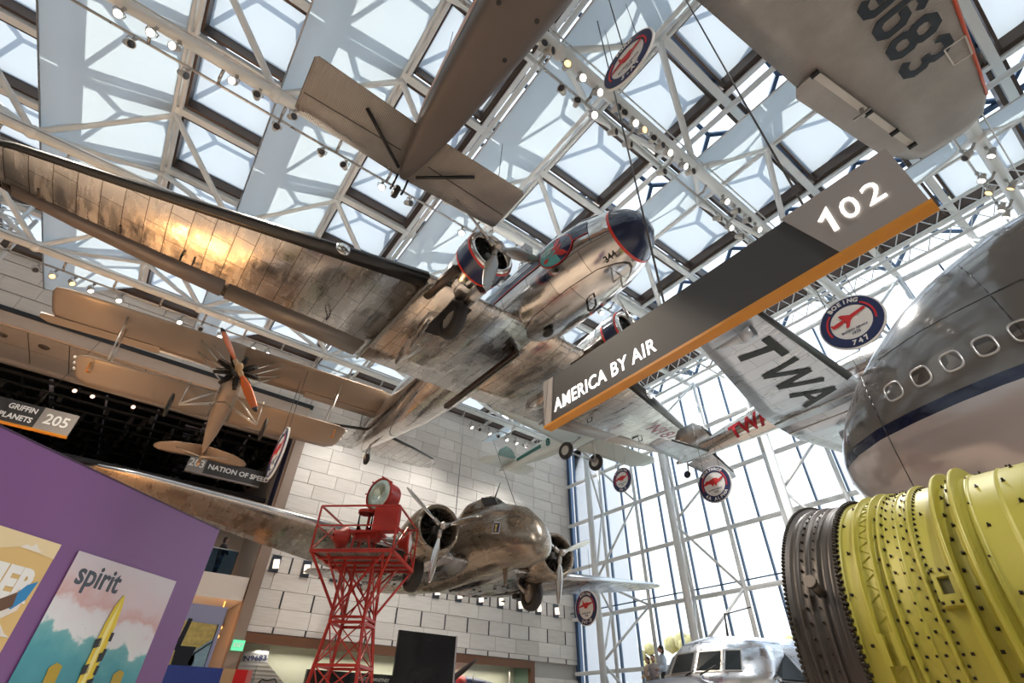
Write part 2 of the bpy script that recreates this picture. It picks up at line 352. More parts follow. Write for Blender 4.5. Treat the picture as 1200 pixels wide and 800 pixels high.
# ---- stone wall: slab with a case opening below, marble blocks as pieces
wall = bpy.data.objects.new('wall_back', None); COL.objects.link(wall); wall['kind'] = 'structure'; wall.location = (0, 28, 0)
JM = mat('mortar_joint', (.42, .39, .35), .9)
b = MB()
b.box((5.3, .12, 4.7), (26.2, .7, 20)); b.box((22.5, .12, 0), (26.2, .7, 4.7)); b.box((-32, .12, 16.55), (5.3, .7, 20))
b.build('wall_core', JM, wall)
STONE = stone_mat()
SLOT = mat('slot_dark', (.02, .02, .022), .6)
blocks = {}
def block(x0, x1, z0, z1):
    k = (round(x1-x0, 2), round(z1-z0, 2))
    if k not in blocks:
        a, h = k[0]/2-.007, k[1]/2-.006; e = .012
        bb = MB(); vs = [(-a, .12, -h), (a, .12, -h), (a, .12, h), (-a, .12, h), (-a, e, -h), (a, e, -h), (a, e, h), (-a, e, h), (-a+e, 0, -h+e), (a-e, 0, -h+e), (a-e, 0, h-e), (-a+e, 0, h-e)]
        bb.add(vs, [(4,5,9,8),(5,6,10,9),(6,7,11,10),(7,4,8,11),(8,9,10,11),(0,1,5,4),(1,2,6,5),(2,3,7,6),(3,0,4,7)]); blocks[k] = bb.mesh('marble_block', STONE)
    inst('marble_block', blocks[k], wall, ((x0+x1)/2, random.choice((0, 0, -.006, .008)), (z0+z1)/2))
nb_ = 0; CH = .7725
for i in range(21):
    z0 = 4.28+CH*i if i else 4.78; z1 = 4.28+CH*(i+1)
    slot = i in (0, 2, 4)
    edges = [5.32]
    if slot: edges += [5.23+1.5365*k for k in range(1, 14)]
    else:
        x = 5.32+random.choice((.77, 1.5, 1.1, 2.0))
        while x < 25.6: edges.append(x); x += random.choice((1.538, 1.538, 2.05, 1.2, 1.8))
    edges = [e for e in edges if e < 25.8]+[26.18]
    for a, c in zip(edges[:-1], edges[1:]): block(a, c, z0, z1); nb_ += 1
    if slot:
        me = MB().box((-.04, -.012, -(z1-z0)/2+.01), (.04, .02, (z1-z0)/2-.01)).mesh('vent_slot', SLOT)
        for x in edges[1:-1]: inst('vent_slot', me, wall, (x, 0, (z0+z1)/2))
# lower right of the case
for i in range(6):
    z0 = .1+CH*i; bb = [22.52, 24.3, 26.18] if i % 2 else [22.52, 25.0, 26.18]
    if i == 5: continue
    for a, c in zip(bb[:-1], bb[1:]): block(a, c, z0, z0+CH); nb_ += 1
far = MB()
for i in range(4):
    z0 = 16.6+CH*i*1.05; x = -32+random.random()
    while x < 5.2:
        wd = random.choice((1.54, 2.05)); far.box((x+.01, 0, z0+.01), (min(x+wd, 5.3)-.01, .12, z0+CH-.01)); x += wd
o = far.build('marble_block', STONE, wall); o['kind'] = 'stuff'; o['label'] = 'marble blocks above the gallery opening'
print('blocks', nb_)
# ---- gallery opening on the left: fascia, soffit, dark ceiling
FASC = mat('fascia_beige', (.52, .43, .36), .7, var=.05)
S(MB().box((-32, 27.9, 15.75), (5.34, 28.1, 16.35)).build('trim_1', FASC))
S(MB().box((-32, 27.85, 16.35), (5.5, 28.1, 16.58)).build('trim_2', BLACK))
S(MB().box((5.1, 27.86, 0), (5.62, 28.3, 15.7)).build('trim_3', mat('pilaster_tan', (.24, .175, .135), .6, var=.1)))
rev = S(MB().box((5.12, 28.3, 0), (5.62, 50, 16)).build('wall_gallery_side', mat('reveal_grey', (.42, .37, .33), .6)))
MB().box((5.06, 28.9, 9), (5.12, 29.9, 15.7)).build('blue_band', mat('band_navy', (.02, .025, .07), .4), rev)
S(MB().box((-32, 49.6, 0), (5.2, 50, 16)).build('wall_gallery_end', BLACK))
S(MB().box((-32, 31.6, 15.9), (5.2, 50, 16.1)).build('ceiling_gallery', BLACK))
S(MB().box((-32, 31.45, 15.55), (5.12, 31.7, 15.9)).build('trim_4', FASC))
sof = bpy.data.objects.new('ceiling_soffit', None); COL.objects.link(sof); S(sof)
SOF = mat('soffit_panel_metal', (.52, .48, .46), .4, .3, var=.1)
me = MB().box((-.79, -1.68, -.02), (.79, -.015, .02)).box((-.79, .015, -.02), (.79, 1.68, .02)).mesh('soffit_panel', SOF)
me2 = MB().lathe([(0, .001), (0, .16), (-.03, .2), (-.03, .23), (0, .24)], 'Z', n=16).mesh('downlight', mat('downlight_trim', (.2, .18, .17), .3, .6))
for i in range(10):
    x = 4.3-1.62*i; inst('soffit_panel', me, sof, (x, 29.8, 15.74)); inst('downlight', me2, sof, (x-.2, 29.0, 15.715)); 
MB().box((-32, 28.1, 15.78), (5.12, 31.5, 15.9)).build('soffit_backing', BLACK, sof)
# black lighting grid of the gallery
grid = thing('lighting_grid', 'black pipe lighting grid under the dark gallery ceiling on the left', 'grid', (0, 32, 15))
GB = mat('grid_black', (.03, .028, .027), .4, .3); GP = mat('grid_lit_pipe', (.50, .48, .58), .5, .2)  # paler lilac grey paints the light on some of the pipes
for j in range(12): MB().bar((-20, j*1.35, .35), (5, j*1.35, .35), .12, .16).tube((-20, j*1.35+.4, 0), (5, j*1.35+.4, 0), .05, n=6).build('grid_rail', GB, grid)
for i in range(16): MB().tube((4.4-1.25*i, 0, .5), (4.4-1.25*i, 17, .5), .06 if i % 3 else .10, n=6).build('grid_pipe', GP if i % 2 else GB, grid)
b = MB()
for k in range(260):
    x, y = random.uniform(-16, 5), random.uniform(0, 12); b.box((x, y, -.35), (x+.18, y+.3, .1)); 
    if k % 3 == 0: b.tube((x, y, -.3), (x+.1, y-.2, -.75), .13, n=6)
o = b.build('grid_fixture', GB, grid); o['kind'] = 'stuff'
me = MB().box((-.9, 0, -.02), (.9, .14, .02)).mesh('grid_louvre', mat('louvre_lilac', (.50, .47, .62), .5))
for k in range(26): inst('grid_louvre', me, grid, (.6+.02*k, 1.2+.42*k, .6))
for (x, y) in ((-5.7, 0), (-4.9, .1), (-3.0, 0)):
    MB().ball((x, y-.2, .2), .11, 8).build('grid_lamp', mat('grid_lamp_glow', (1, .75, .6), .5, emit=.9, ecol=(1, .66, .5)), grid)
# balcony
bal = S(MB().box((-10, 28.0, 5.95), (5.05, 31, 6.95)).build('balcony_slab', mat('balcony_white', (.66, .62, .57), .6)))
BW = mat('balcony_wall_beige', (.56, .48, .4), .7)
S(MB().box((-10, 33.8, 0), (5.12, 34, 11.5)).build('wall_balcony', BW))
S(MB().box((-10, 31, 11.5), (5.12, 34, 11.7)).build('ceiling_balcony', BLACK))
S(MB().box((-10, 31, 5.2), (5.12, 34, 5.3)).build('ceiling_below_balcony', mat('timber_soffit', (.35, .2, .12), .5, var=.2)))
gr = thing('glass_railing', 'glass balustrade along the balcony edge beside the purple wall', 'railing', (4.2, 28.1, 6.95))
GL = glassm('rail_glass', (.35, .55, .75), .3)
for k in range(6): MB().box((-1.3*k-1.28, 0, 0), (-1.3*k-.02, .02, 1.05)).build('glass_panel', GL, gr); MB().box((-1.3*k-.02, -.02, 0), (-1.3*k+.02, .04, 1.05)).build('post', BLACK, gr)
MB().tube((-7.8, .01, 1.08), (0, .01, 1.08), .03, n=8).build('handrail', STEEL, gr)
# ---- display case in the stone wall
case = thing('display_case', 'long cream backlit wall case with brown metal frame below the stone wall', 'case', (5.3, 28, 0))
CF = mat('case_frame_brown', (.17, .075, .038), .45, .3); CR = mat('case_cream', (.72, .72, .60), .7)
MB().box((0, -.12, 4.35), (17.2, .1, 4.74)).build('frame', CF, case); MB().box((0, -.12, 0), (.42, .1, 4.35)).build('frame', CF, case); MB().box((16.85, -.12, 0), (17.2, .1, 4.35)).build('frame', CF, case)
MB().box((0, 1.6, 0), (17.2, 1.7, 4.7)).build('back_panel', CR, case); MB().box((.0, .1, 4.5), (17.2, 1.6, 4.7)).build('top_panel', CR, case)
MB().box((16.9, .1, 0), (17.2, 1.6, 4.5)).build('side_panel', mat('case_side_green', (.2, .3, .24), .5), case); MB().box((0, .1, 0), (.1, 1.6, 4.5)).build('side_panel', CR, case)
MB().box((.42, .0, .0), (16.85, .02, 4.35)).build('glass_front', glassm('case_glass', (.97, .98, .97)), case)
MB().box((3.6, .25, 0), (8.2, .5, 3.55)).build('text_panel', mat('case_text_dark', (.02, .02, .022), .4), case)
text('PRATT & WHITNEY', (7.0, .24, 3.3), (1, 0, 0), (0, 0, 1), .2, PRWHITE, case, .03)
ex = thing('exit_sign', 'small green exit sign at the top left of the display case', 'sign', (5.22, 27.82, 4.2))
MB().box((-.05, -.05, -.2), (.45, .05, .2)).build('sign_box', mat('sign_green', (.12, .55, .3), .4, emit=.5, ecol=(.1, .6, .3)), ex)
text('EXIT', (.2, -.06, 0), (1, 0, 0), (0, 0, 1), .2, PRWHITE, ex, .03)
# wall lights in a row on the stone wall
WLF = mat('walllight_frame', (.05, .06, .08), .3, .4); WLG = mat('walllight_glass', (1, .9, .75), .4, emit=.75, ecol=(1, .84, .64))
for k in range(13):
    x = 5.99+1.5365*k
    t = thing('wall_light', '%s wall light from the left in the lit row on the stone wall' % ('first second third fourth fifth sixth seventh eighth ninth tenth eleventh twelfth thirteenth'.split()[k]), 'light', (x, 27.97, 7.76), group='wall lights in a row on the stone wall')
    MB().box((-.22, -.03, -.42), (.22, .02, .36)).build('surround', WLF, t); MB().poly([(-.13, -.04, .14), (.13, -.04, .18), (.19, -.04, -.22), (-.08, -.04, -.26)], (0, -.10, 0)).build('light_panel', WLG, t)
# ================================================================ WINDOW WALL
win = bpy.data.objects.new('window_1', None); COL.objects.link(win); S(win); win.location = (26.15, 0, 0)
YM = [27.75]+[27.27-1.555*j for j in range(32)]; ZT = [1.25, 4.3, 7.35, 10.45, 13.58, 16.65, 19.7]
me = MB().box((0, -.038, 0), (.2, .038, 19.7)).mesh('mullion', NAVYM)
for y in YM: inst('mullion', me, win, (0, y, 0))
me = MB().box((-.22, -25, -.1), (-.04, 28, .1)).box((-.24, -25, -.03), (-.22, 28, .03)).mesh('transom', WHITE)
for z in ZT: inst('transom', me, win, (0, 0, z))
PG = glassm('window_glass', (.95, .98, 1))
for a, c in zip(ZT[:-1], ZT[1:]):
    me = MB().box((.12, -.72, a+.08-c), (.14, .72, -.08)).mesh('pane', PG)
    for j in range(1, 30): inst('pane', me, win, (0, (YM[j]+YM[j+1])/2, c))
MB().box((0, 27.8, 0), (.35, 28.3, 20)).build('corner_post', NAVYM, win)
MB().tube((-.35, -24, 7.35+.35), (-.35, 28, 7.35+.35), .035, n=6).build('blue_rail', NAVYM, win)
S(MB().box((26.8, 28.6, 0), (33, 31, 24)).build('wall_outside', mat('outside_stone', (.85, .83, .85), .8)))
for k in range(8):
    yc = 22.6-6.2*k
    tr = bpy.data.objects.new('window_truss', None); COL.objects.link(tr); S(tr); tr.location = (23.0, yc, 0)
    ya, yb = 1.55, -1.55; xo = 2.75
    MB().tube((0, 0, 0), (0, 0, 17.5), .19, n=14).build('inner_chord', WHITE, tr)
    for y in (ya, yb): MB().tube((xo, y, 0), (xo, y, 19.8), .11, n=10).build('outer_chord', WHITE, tr)
    zm = 8.5 if k == 0 else 10.4
    for zi, zo in ((4.4, 1.25), (4.4, 7.35), (zm, 7.35), (zm, 13.58), (16.4, 13.58), (16.4, 19.7)):
        for y in (ya, yb): MB().tube((0, 0, zi), (xo, y, zo), .07, n=8).build('diagonal', WHITE, tr)
# ================================================================ ROOF
ceil = bpy.data.objects.new('ceiling', None); COL.objects.link(ceil); S(ceil)
XC = [-5.1+6.45*i for i in range(-4, 5)]; YB = [2.45+3.22*k for k in range(-8, 9)]
Y0, Y1 = -24, 28.1
me = MB().tube((-.11, Y0, 20), (-.11, Y1, 20), .085, n=8, caps=False).tube((.11, Y0, 20.05), (.11, Y1, 20.05), .085, n=8, caps=False).box((-.05, Y0, 20.1), (.05, Y1, 20.6)).mesh('roof_chord', WHITE)
for x in XC: inst('roof_chord', me, ceil, (x, 0, 0))
me = MB().box((-.06, Y0, 20.1), (.06, Y1, 20.75)).mesh('skylight_rail', BROWN); me2 = MB().box((-.09, Y0, 20.0), (.09, Y1, 20.12)).mesh('white_rail', WHITE)
for x in XC: inst('skylight_rail', me, ceil, (x+3.22, 0, 0)); inst('white_rail', me2, ceil, (x+3.36, 0, 0)); 
me = MB().box((-32, -.14, 19.98), (26.2, .14, 20.2)).mesh('roof_beam', WHITE)
for y in YB: inst('roof_beam', me, ceil, (0, y, 0))
def fr(x0, x1, y0, y1, z0, z1, t):
    return MB().box((x0, y0, z0), (x1, y0+t, z1)).box((x0, y1-t, z0), (x1, y1, z1)).box((x0, y0, z0), (x0+t, y1, z1)).box((x1-t, y0, z0), (x1, y1, z1))
FRM = fr(.16, 3.16, .22, 3.0, 20.12, 20.66, .10).mesh('skylight_frame', BROWN)
FR2 = fr(.16, 3.16, .20, 3.02, 20.12, 20.2, .17).mesh('frame_lip', BROWN)
FST = scrim('frosted_acrylic', (.50, .54, .57), .3)
PAN = MB().box((.16, .22, 20.62), (3.16, 3.0, 20.63)).mesh('frosted_panel', FST)
PAN = bpy.data.meshes.new('frosted_panel'); PAN.from_pydata([(.16, .22, 20.62), (3.16, .22, 20.62), (3.16, 3.0, 20.62), (.16, 3.0, 20.62)], [], [(0, 1, 2, 3)]); PAN.materials.append(FST)
BR2 = MB().box((3.4, .16, 20.2), (6.3, .3, 20.75)).box((3.4, 2.92, 20.2), (6.3, 3.06, 20.75)).mesh('strip_frame', BROWN)
for x in XC[:-1]:
    for y in YB[:-1]:
        if x < -12 and y > 25: continue
        inst('skylight_frame', FRM, ceil, (x, y, 0)); inst('frosted_panel', PAN, ceil, (x, y, 0)); inst('strip_frame', BR2, ceil, (x, y, 0))
for y in YB[:-1]: inst('skylight_frame', FRM, ceil, (XC[-1], y, 0)); inst('frosted_panel', PAN, ceil, (XC[-1], y, 0))
# hipped glazing bars above every cell: they throw the branching shadows
b = MB(); bx_ = 3.225
for i in range(18):
    xx = XC[0]+bx_*i
    if xx > 25.5: break
    for y in YB[:-1]:
        e = [(xx, y, 21.3), (xx+bx_, y, 21.3), (xx+bx_, y+3.22, 21.3), (xx, y+3.22, 21.3)]; r1, r2 = (xx+.9, y+1.61, 22.2), (xx+bx_-.9, y+1.61, 22.2)
        for a, c in ((e[0], r1), (e[3], r1), (e[1], r2), (e[2], r2), (r1, r2)): b.bar(a, c, .17, .12)
        b.bar(e[0], e[1], .26, .15); b.bar(e[0], e[3], .2, .15)
o = b.build('glazing_bar', NAVYM, ceil); o['kind'] = 'stuff'
gm = bpy.data.meshes.new('roof_glass'); gm.from_pydata([(-32, -24, 22.3), (26.3, -24, 22.3), (26.3, 28.2, 22.3), (-32, 28.2, 22.3)], [], [(0, 1, 2, 3)]); gm.materials.append(PG); inst('roof_glass', gm, ceil)
# sloping fabric baffles
FAB = scrim('baffle_fabric', (.60, .665, .70), .35)
for x in XC[:-1]:
    rings = []
    for y in (Y0, -10, 4, 18, 27.6):
        R = []
        for k in range(9):
            t = k/8; R.append(Vector((x+3.22+t*3.1, y, 17.75+2.15*t-.35*math.sin(PI*t)*(1-t)+(.22*(1-t)**6))))
        rings.append(R)
    MB().loft(rings, closed=False).build('fabric_baffle', FAB, ceil)
    MB().tube((x+3.22, Y0, 17.93), (x+3.22, 27.6, 17.93), .03, n=6).build('baffle_edge', STEEL, ceil)
    MB().tube((x+3.4, Y0, 19.3), (x+3.4, 28, 19.3), .11, n=8).build('strip_pipe', WHITE, ceil)
    if abs(x-1.35) < .2: MB().tube((x+5.7, Y0, 18.8), (x+5.7, 28, 18.8), .09, n=8).build('conduit', WHITE, ceil)
# lower pipes with webs to the chords
YP = [4.22+6.5*k for k in range(-4, 4)]
PIPE = MB().tube((-32, 0, 17.5), (22.9, 0, 17.5), .2, n=16).mesh('lower_pipe', WHITE)
RAIL = MB().tube((-32, .55, 17.15), (22.9, .55, 17.15), .045, n=6).tube((-32, -.35, 17.35), (22.9, -.35, 17.35), .025, n=6).mesh('light_rail', STEEL)
BRK = MB().path([(0, 0, 17.5), (0, .3, 17.15), (0, .55, 17.15)], .05, 6).mesh('rail_bracket', STEEL)
for y in YP:
    inst('lower_pipe', PIPE, ceil, (0, y, 0)); inst('light_rail', RAIL, ceil, (0, y, 0))
    for i in range(28): inst('rail_bracket', BRK, ceil, (-30+1.9*i, y, 0))
    for x in [c+3.22 for c in XC[:-1]]:
        nd = MB().ball((0, 0, 17.5), .26, 12)
        for dx in (-3.22, 3.23):
            for dy in (-1.62, 1.62): nd.tube((0, 0, 17.5), (dx, dy, 20), .115, n=8, caps=False)
        if 'WEB' not in globals(): WEB = nd.mesh('roof_web', WHITE)
        inst('roof_web', WEB, ceil, (x, y, 0))
# slim lattice girders under the far strip near the window wall
for x in (22.2, 23.6):
    b = MB().tube((x, Y0, 19.4), (x, 28, 19.4), .08, n=8).tube((x, Y0, 18.7), (x, 28, 18.7), .08, n=8)
    for k in range(64): y = -24+.8*k; b.tube((x, y, 18.7), (x, y+.4, 19.4), .025, n=4).tube((x, y+.4, 19.4), (x, y+.8, 18.7), .025, n=4)
    b.build('lattice_girder', WHITE, ceil)
# white lattice mast at far left, kept with the fixed structure
b = MB()
for dx, dy in ((0, 0), (1.2, 0), (0, 1.2), (1.2, 1.2)): b.tube((dx, dy, 0), (dx, dy, 5.2), .09, n=8)
for k in range(10):
    z = .5*k; b.tube((0, 0, z), (1.2, 0, z+.5), .03, n=5).tube((0, 1.2, z), (0, 0, z+.5), .03, n=5).tube((1.2, 0, z), (1.2, 1.2, z+.5), .03, n=5).tube((0, 0, z), (1.2, 0, z), .03, n=5).tube((0, 0, z), (0, 1.2, z), .03, n=5)
o = b.build('lattice_mast', WHITE); o.location = (-10.9, 24.5, 15.0); S(o); o.name = 'white_lattice_mast'
# brown band at wall head
S(MB().box((-32, 27.7, 19.6), (26.2, 28.1, 20.2)).build('trim_5', BROWN))
# ================================================================ STAGE LIGHTS
HOUS = mat('lamp_housing', (.50, .46, .41), .45, .2)
def make_light(kind):
    t = thing('stage_light', 'placeholder', 'light')
    RM = Matrix.Rotation(math.radians({'w': 55, 'y': 42, 'd': 34}[kind]), 4, 'Y')
    h_ = MB().lathe([(-.28, .02), (-.26, .12), (-.05, .13), (.0, .16), (.16, .17), (.18, .15), (.10, .13)], 'X', n=16); h_.v = [tuple(RM @ Vector(p)) for p in h_.v]; h_.build('housing', HOUS, t)
    h_ = MB().lathe([(.15, .001), (.14, .145)], 'X', n=16); h_.v = [tuple(RM @ Vector(p)) for p in h_.v]; h_.build('lens', {'w': LENS_W, 'y': LENS_Y, 'd': LENS_D}[kind], t)
    MB().path([(0, .2, 0), (0, .2, .22), (0, 0, .3), (0, -.2, .22), (0, -.2, 0)], .02, 6).build('yoke', STEEL, t)
    MB().tube((0, 0, .3), (0, 0, .42), .04, n=6).box((-.06, -.06, .38), (.06, .06, .5)).build('clamp', STEEL, t)
    return t
protos = {}
_O = 'first second third fourth fifth sixth seventh eighth ninth tenth eleventh twelfth thirteenth fourteenth fifteenth sixteenth seventeenth eighteenth nineteenth twentieth'.split()
ORD = lambda k: _O[k-1] if k <= 20 else 'twenty-'+_O[k-21]
def put_light(x, y, z, kind, az, el, label, group, s=.74):
    if kind not in protos: t = protos[kind] = make_light(kind)
    else: t = copy_tree(protos[kind])
    t.location = (x, y, z); t.rotation_euler = (0, 0, math.radians(az)); t['label'] = label; t['group'] = group; t.scale = (s, s, s)
L1 = [(-6.0,0,'w',-60),(-5.6,1,'d',-40),(-5.2,0,'w',-70),(-4.6,0,'w',-120),(-4.2,1,'d',-30),(-3.0,0,'w',-110),(-2.3,0,'d',-90),(-1.2,0,'d',-60),(-1.5,1,'d',-80),(0.0,1,'d',-95),(.8,1,'d',-120),(2.2,1,'w',-90),(3.3,1,'d',-60),(5.6,1,'w',-120),(8.6,1,'d',-90),(9.6,1,'w',-70),(11.9,1,'d',-90),(13.2,1,'w',-90)]
for yy, lst, nm, grp in (
    (10.72, L1, 'above the long silver wing', 'spotlights on the roof pipe above the long wing'),
    (4.22, [(3.9,0,'d',-100),(4.16,0,'d',-60),(4.8,0,'y',-110),(5.1,1,'d',-150),(5.4,0,'w',-90),(5.7,1,'d',-120),(6.1,0,'w',-80),(6.4,1,'w',-100),(6.9,0,'d',-90),(7.2,0,'d',-110),(7.3,1,'d',-70),(7.7,0,'w',-90),(8.0,1,'d',-60),(8.1,0,'y',-90),(8.6,0,'d',-120),(9.0,0,'d',-90),(9.4,0,'w',-90),(9.7,1,'d',-90),(10.2,0,'w',-70),(10.6,0,'d',-90),(12.6,0,'w',-90),(12.9,1,'d',-70),(13.3,0,'d',-90),(13.6,1,'w',-90),(14.0,0,'d',-100),(14.3,1,'d',-80),(14.7,0,'w',-90),(15.1,1,'w',-90),(15.5,0,'d',-90)], 'beside the oval badge', 'spotlights on the roof pipe beside the oval badge'),
    (23.72, [(-8.0,1,'d',-60),(-7.4,1,'y',-60),(-6.7,1,'y',-40),(-6.0,1,'w',-30),(-4.9,1,'w',-60),(-2.4,1,'w',-60),(-1.5,1,'d',-60),(-.6,1,'w',-60),(1.0,1,'w',-60),(1.7,1,'w',-60),(4.3,1,'w',-60),(6.5,1,'w',-60),(8.3,1,'w',-80),(14.5,1,'w',-60),(15.1,1,'d',-90),(15.9,1,'w',-60),(16.6,1,'d',-100),(17.3,1,'w',-80),(18.1,1,'w',-60),(18.9,1,'d',-60),(19.6,1,'w',-80)], 'nearest the stone wall', 'spotlights on the pipe nearest the stone wall'),
    (-2.28, [(13.5,1,'w',100),(14.6,1,'d',60),(15.6,0,'w',120),(17.2,1,'d',120),(17.95,0,'w',100),(18.6,1,'w',120),(19.4,1,'y',110),(20.0,0,'y',90),(20.6,1,'w',90),(21.1,1,'w',100)], 'by the corrugated wing tip', 'spotlights on the roof pipe by the corrugated wing tip'),
    (17.22, [(-9.0,1,'d',-60),(-8.3,1,'w',-60),(-7.6,1,'w',-40)], 'at the far left edge', 'spotlights on the roof pipe at far left')):
    for x, r, kd, az in lst:
        ks = sorted(q[0] for q in lst).index(x)+1; ls = {'w': 'glowing white', 'y': 'glowing amber', 'd': 'unlit'}[kd]
        put_light(x, yy+(.55 if r else 0), (17.09 if r else 17.28)-.5*.74, kd, az, 48+random.uniform(-12, 12), '%s spotlight, %s from the left on the pipe %s' % (ls, ORD(ks), nm), grp)
# ================================================================ AIRCRAFT
ALU_W = skin('polished_alloy', (.72, .68, .64), (.56, .53, .50), .24, 1.1, .5)
ALU_F = skin('polished_hull', (.78, .75, .72), (.64, .62, .60), .17, 1.2, .55, axes='XZ')
ALU_L = skin('bright_alloy_wing', (.80, .79, .78), (.66, .66, .66), .3, 1.0, .45)
FABRIC_S = mat('silver_fabric', (.55, .53, .5), .45, .5, var=.08)
FABRIC_P = mat('pale_fabric', (.66, .65, .62), .5, 0, var=.06)
ALU_P = skin('wing_window_sheen', (.82, .81, .79), (.72, .71, .69), .34, 1.1, .5, blotch=.2)  # lighter skin for the port panel, window reflections put into its colour
BOOTM = mat('rubber_boot', (.013, .012, .012), .35, coat=.3)
# ---- twin engine airliner, centre
dc = thing('airliner', 'large polished twin-engine airliner with navy nose hanging in the centre', 'airplane', (7.672, 4.549, 11.283), (.036, -.0059, -1.5533))
DF = [(0,.95,.06,.06,.06),(-.08,.95,.36,.38,.36),(-.3,.93,.62,.66,.64),(-.75,.93,.9,.98,.92),(-1.5,.98,1.1,1.25,1.12),(-2.5,1.03,1.22,1.4,1.22),(-4,1.06,1.27,1.45,1.24),(-4.6,1.06,1.27,1.45,1.14),(-6.5,1.07,1.27,1.43,1.04),(-9.0,1.1,1.25,1.4,.92),(-10.5,1.2,1.2,1.3,1.0),(-12.5,1.35,1.05,1.15,1.12),(-14.5,1.48,.84,.95,.96),(-16.5,1.58,.58,.7,.76),(-18.3,1.64,.32,.45,.5),(-19.4,1.7,.06,.1,.1)]
fus = fuse(DF, 40).build('fuselage', ALU_F, dc)
cap = MB().loft([fring(s_[0]+.012, s_[1], s_[2]+.014, s_[3]+.014, s_[4]+.014, n=40) for s_ in DF[:3]]+[fring(-.62, *[finterp(DF, -.62)[1]]+[q+.014 for q in finterp(DF, -.62)[2:5]], n=40)], cap1=False).build('nose_cap', NAVY, dc, 'navy nose cap')
r_ = finterp(DF, -.62); MB().loft([fring(-.60, r_[1], *[q+.02 for q in r_[2:5]], n=40), fring(-.68, r_[1], *[q+.035 for q in r_[2:5]], n=40)], cap0=False, cap1=False).build('nose_trim', RED, dc, 'red trim line')
for k in range(5): # small marker lamps on the nose
    pass
# side stripe, emblem
rows = [[(-1.2-i*.45, a) for i in range(13)] for a in (.25, .17, .08, 0, -.08, -.16, -.22)]
rows = [[(x, a0*(1 if i < 11 else .5)+.14) for i, (x, a0) in enumerate(r)] for r in rows]
hull_decal('navy_stripe', DF, -1, rows, NAVY, dc, .018)
for a in (.2, .13): hull_decal('silver_line', DF, -1, [[(-3.3-i*.3, a+.012) for i in range(12)], [(-3.3-i*.3, a-.012) for i in range(12)]], CHROME, dc, .024)
hull_decal('red_line', DF, -1, [[(-1.2-i*.45, -.075+.02) for i in range(11)], [(-1.2-i*.45, -.105+.02) for i in range(11)]], RED, dc, .024)
def oval(cx, ca, rx, ra, k0, k1, n=28, t0=0, t1=2*PI):
    return [[(cx+rx*k*math.cos(t0+(t1-t0)*i/n), ca+ra*k*math.sin(t0+(t1-t0)*i/n)) for i in range(n+1)] for k in (k0, (k0+k1)/2, k1)]
hull_decal('emblem', DF, -1, oval(-2.3, -.02, .60, .37, 0, 1), NAVY, dc, .03)
hull_decal('emblem_rim', DF, -1, oval(-2.3, -.02, .60, .37, 1, 1.06), RED, dc, .034)
hull_decal('emblem_field', DF, -1, oval(-2.3, -.02, .585, .36, 0, 1, t0=1.75, t1=1.75+PI), mat('emblem_teal', (.10, .42, .42), .3), dc, .034)
# red bird: body, wings and tail as flat shapes wrapped on the hull
def hullpoly(name, pts, m, off):
    bb = MB(); c = pts[0]
    for i in range(1, len(pts)-1): bb.add([onfuse(DF, *c, -1, off), onfuse(DF, *pts[i], -1, off), onfuse(DF, *pts[i+1], -1, off)], [(0, 1, 2)])
    return bb.build(name, m, dc)
cx, ca = -2.3, -.02
hullpoly('emblem_bird', [(cx-.46, ca-.12), (cx-.40, ca-.20), (cx-.2, ca-.12), (cx+.06, ca-.10), (cx+.2, ca+.0), (cx+.26, ca+.06), (cx+.18, ca+.09), (cx-.02, ca+.06), (cx-.22, ca-.02)], RED, .042)
hullpoly('emblem_bird_wing', [(cx+.08, ca+.08), (cx-.12, ca+.03), (cx-.02, ca+.16), (cx+.0, ca+.28), (cx+.14, ca+.33), (cx+.2, ca+.2)], RED, .042)
hullpoly('emblem_bird_wing', [(cx+.1, ca+.0), (cx-.04, ca-.09), (cx+.06, ca-.16), (cx+.2, ca-.26), (cx+.40, ca-.27), (cx+.3, ca-.14)], RED, .042)
hull_text('EASTERN', DF, -1, cx-.28, ca+.13, .13, PRWHITE, dc, .03, .046)
hull_text('AIR LINES', DF, -1, cx-.3, ca+.04, .07, PRWHITE, dc, .03, .046)
hull_text('344', DF, -1, -1.0, -1.02, .24, BLACK, dc, .02, .02)
# cockpit side window, scoops
for sd_ in (1, -1):
    hull_decal('side_window', DF, sd_, [[(-.95, .62), (-1.5, .66)], [(-1.0, .85), (-1.55, .9)]], mat('cockpit_glass', (.05, .06, .07), .08), dc, .02)
    for k in range(7): hull_decal('cabin_window', DF, sd_, [[(-4.6-1.0*k, .28), (-5.05-1.0*k, .28)], [(-4.6-1.0*k, .5), (-5.05-1.0*k, .5)]], mat('cabin_glass', (.04, .05, .06), .1), dc, .02)
MB().box((-3.6, -1.5, 1.72), (-3.25, -1.2, 2.0)).build('air_scoop', STEEL, dc)
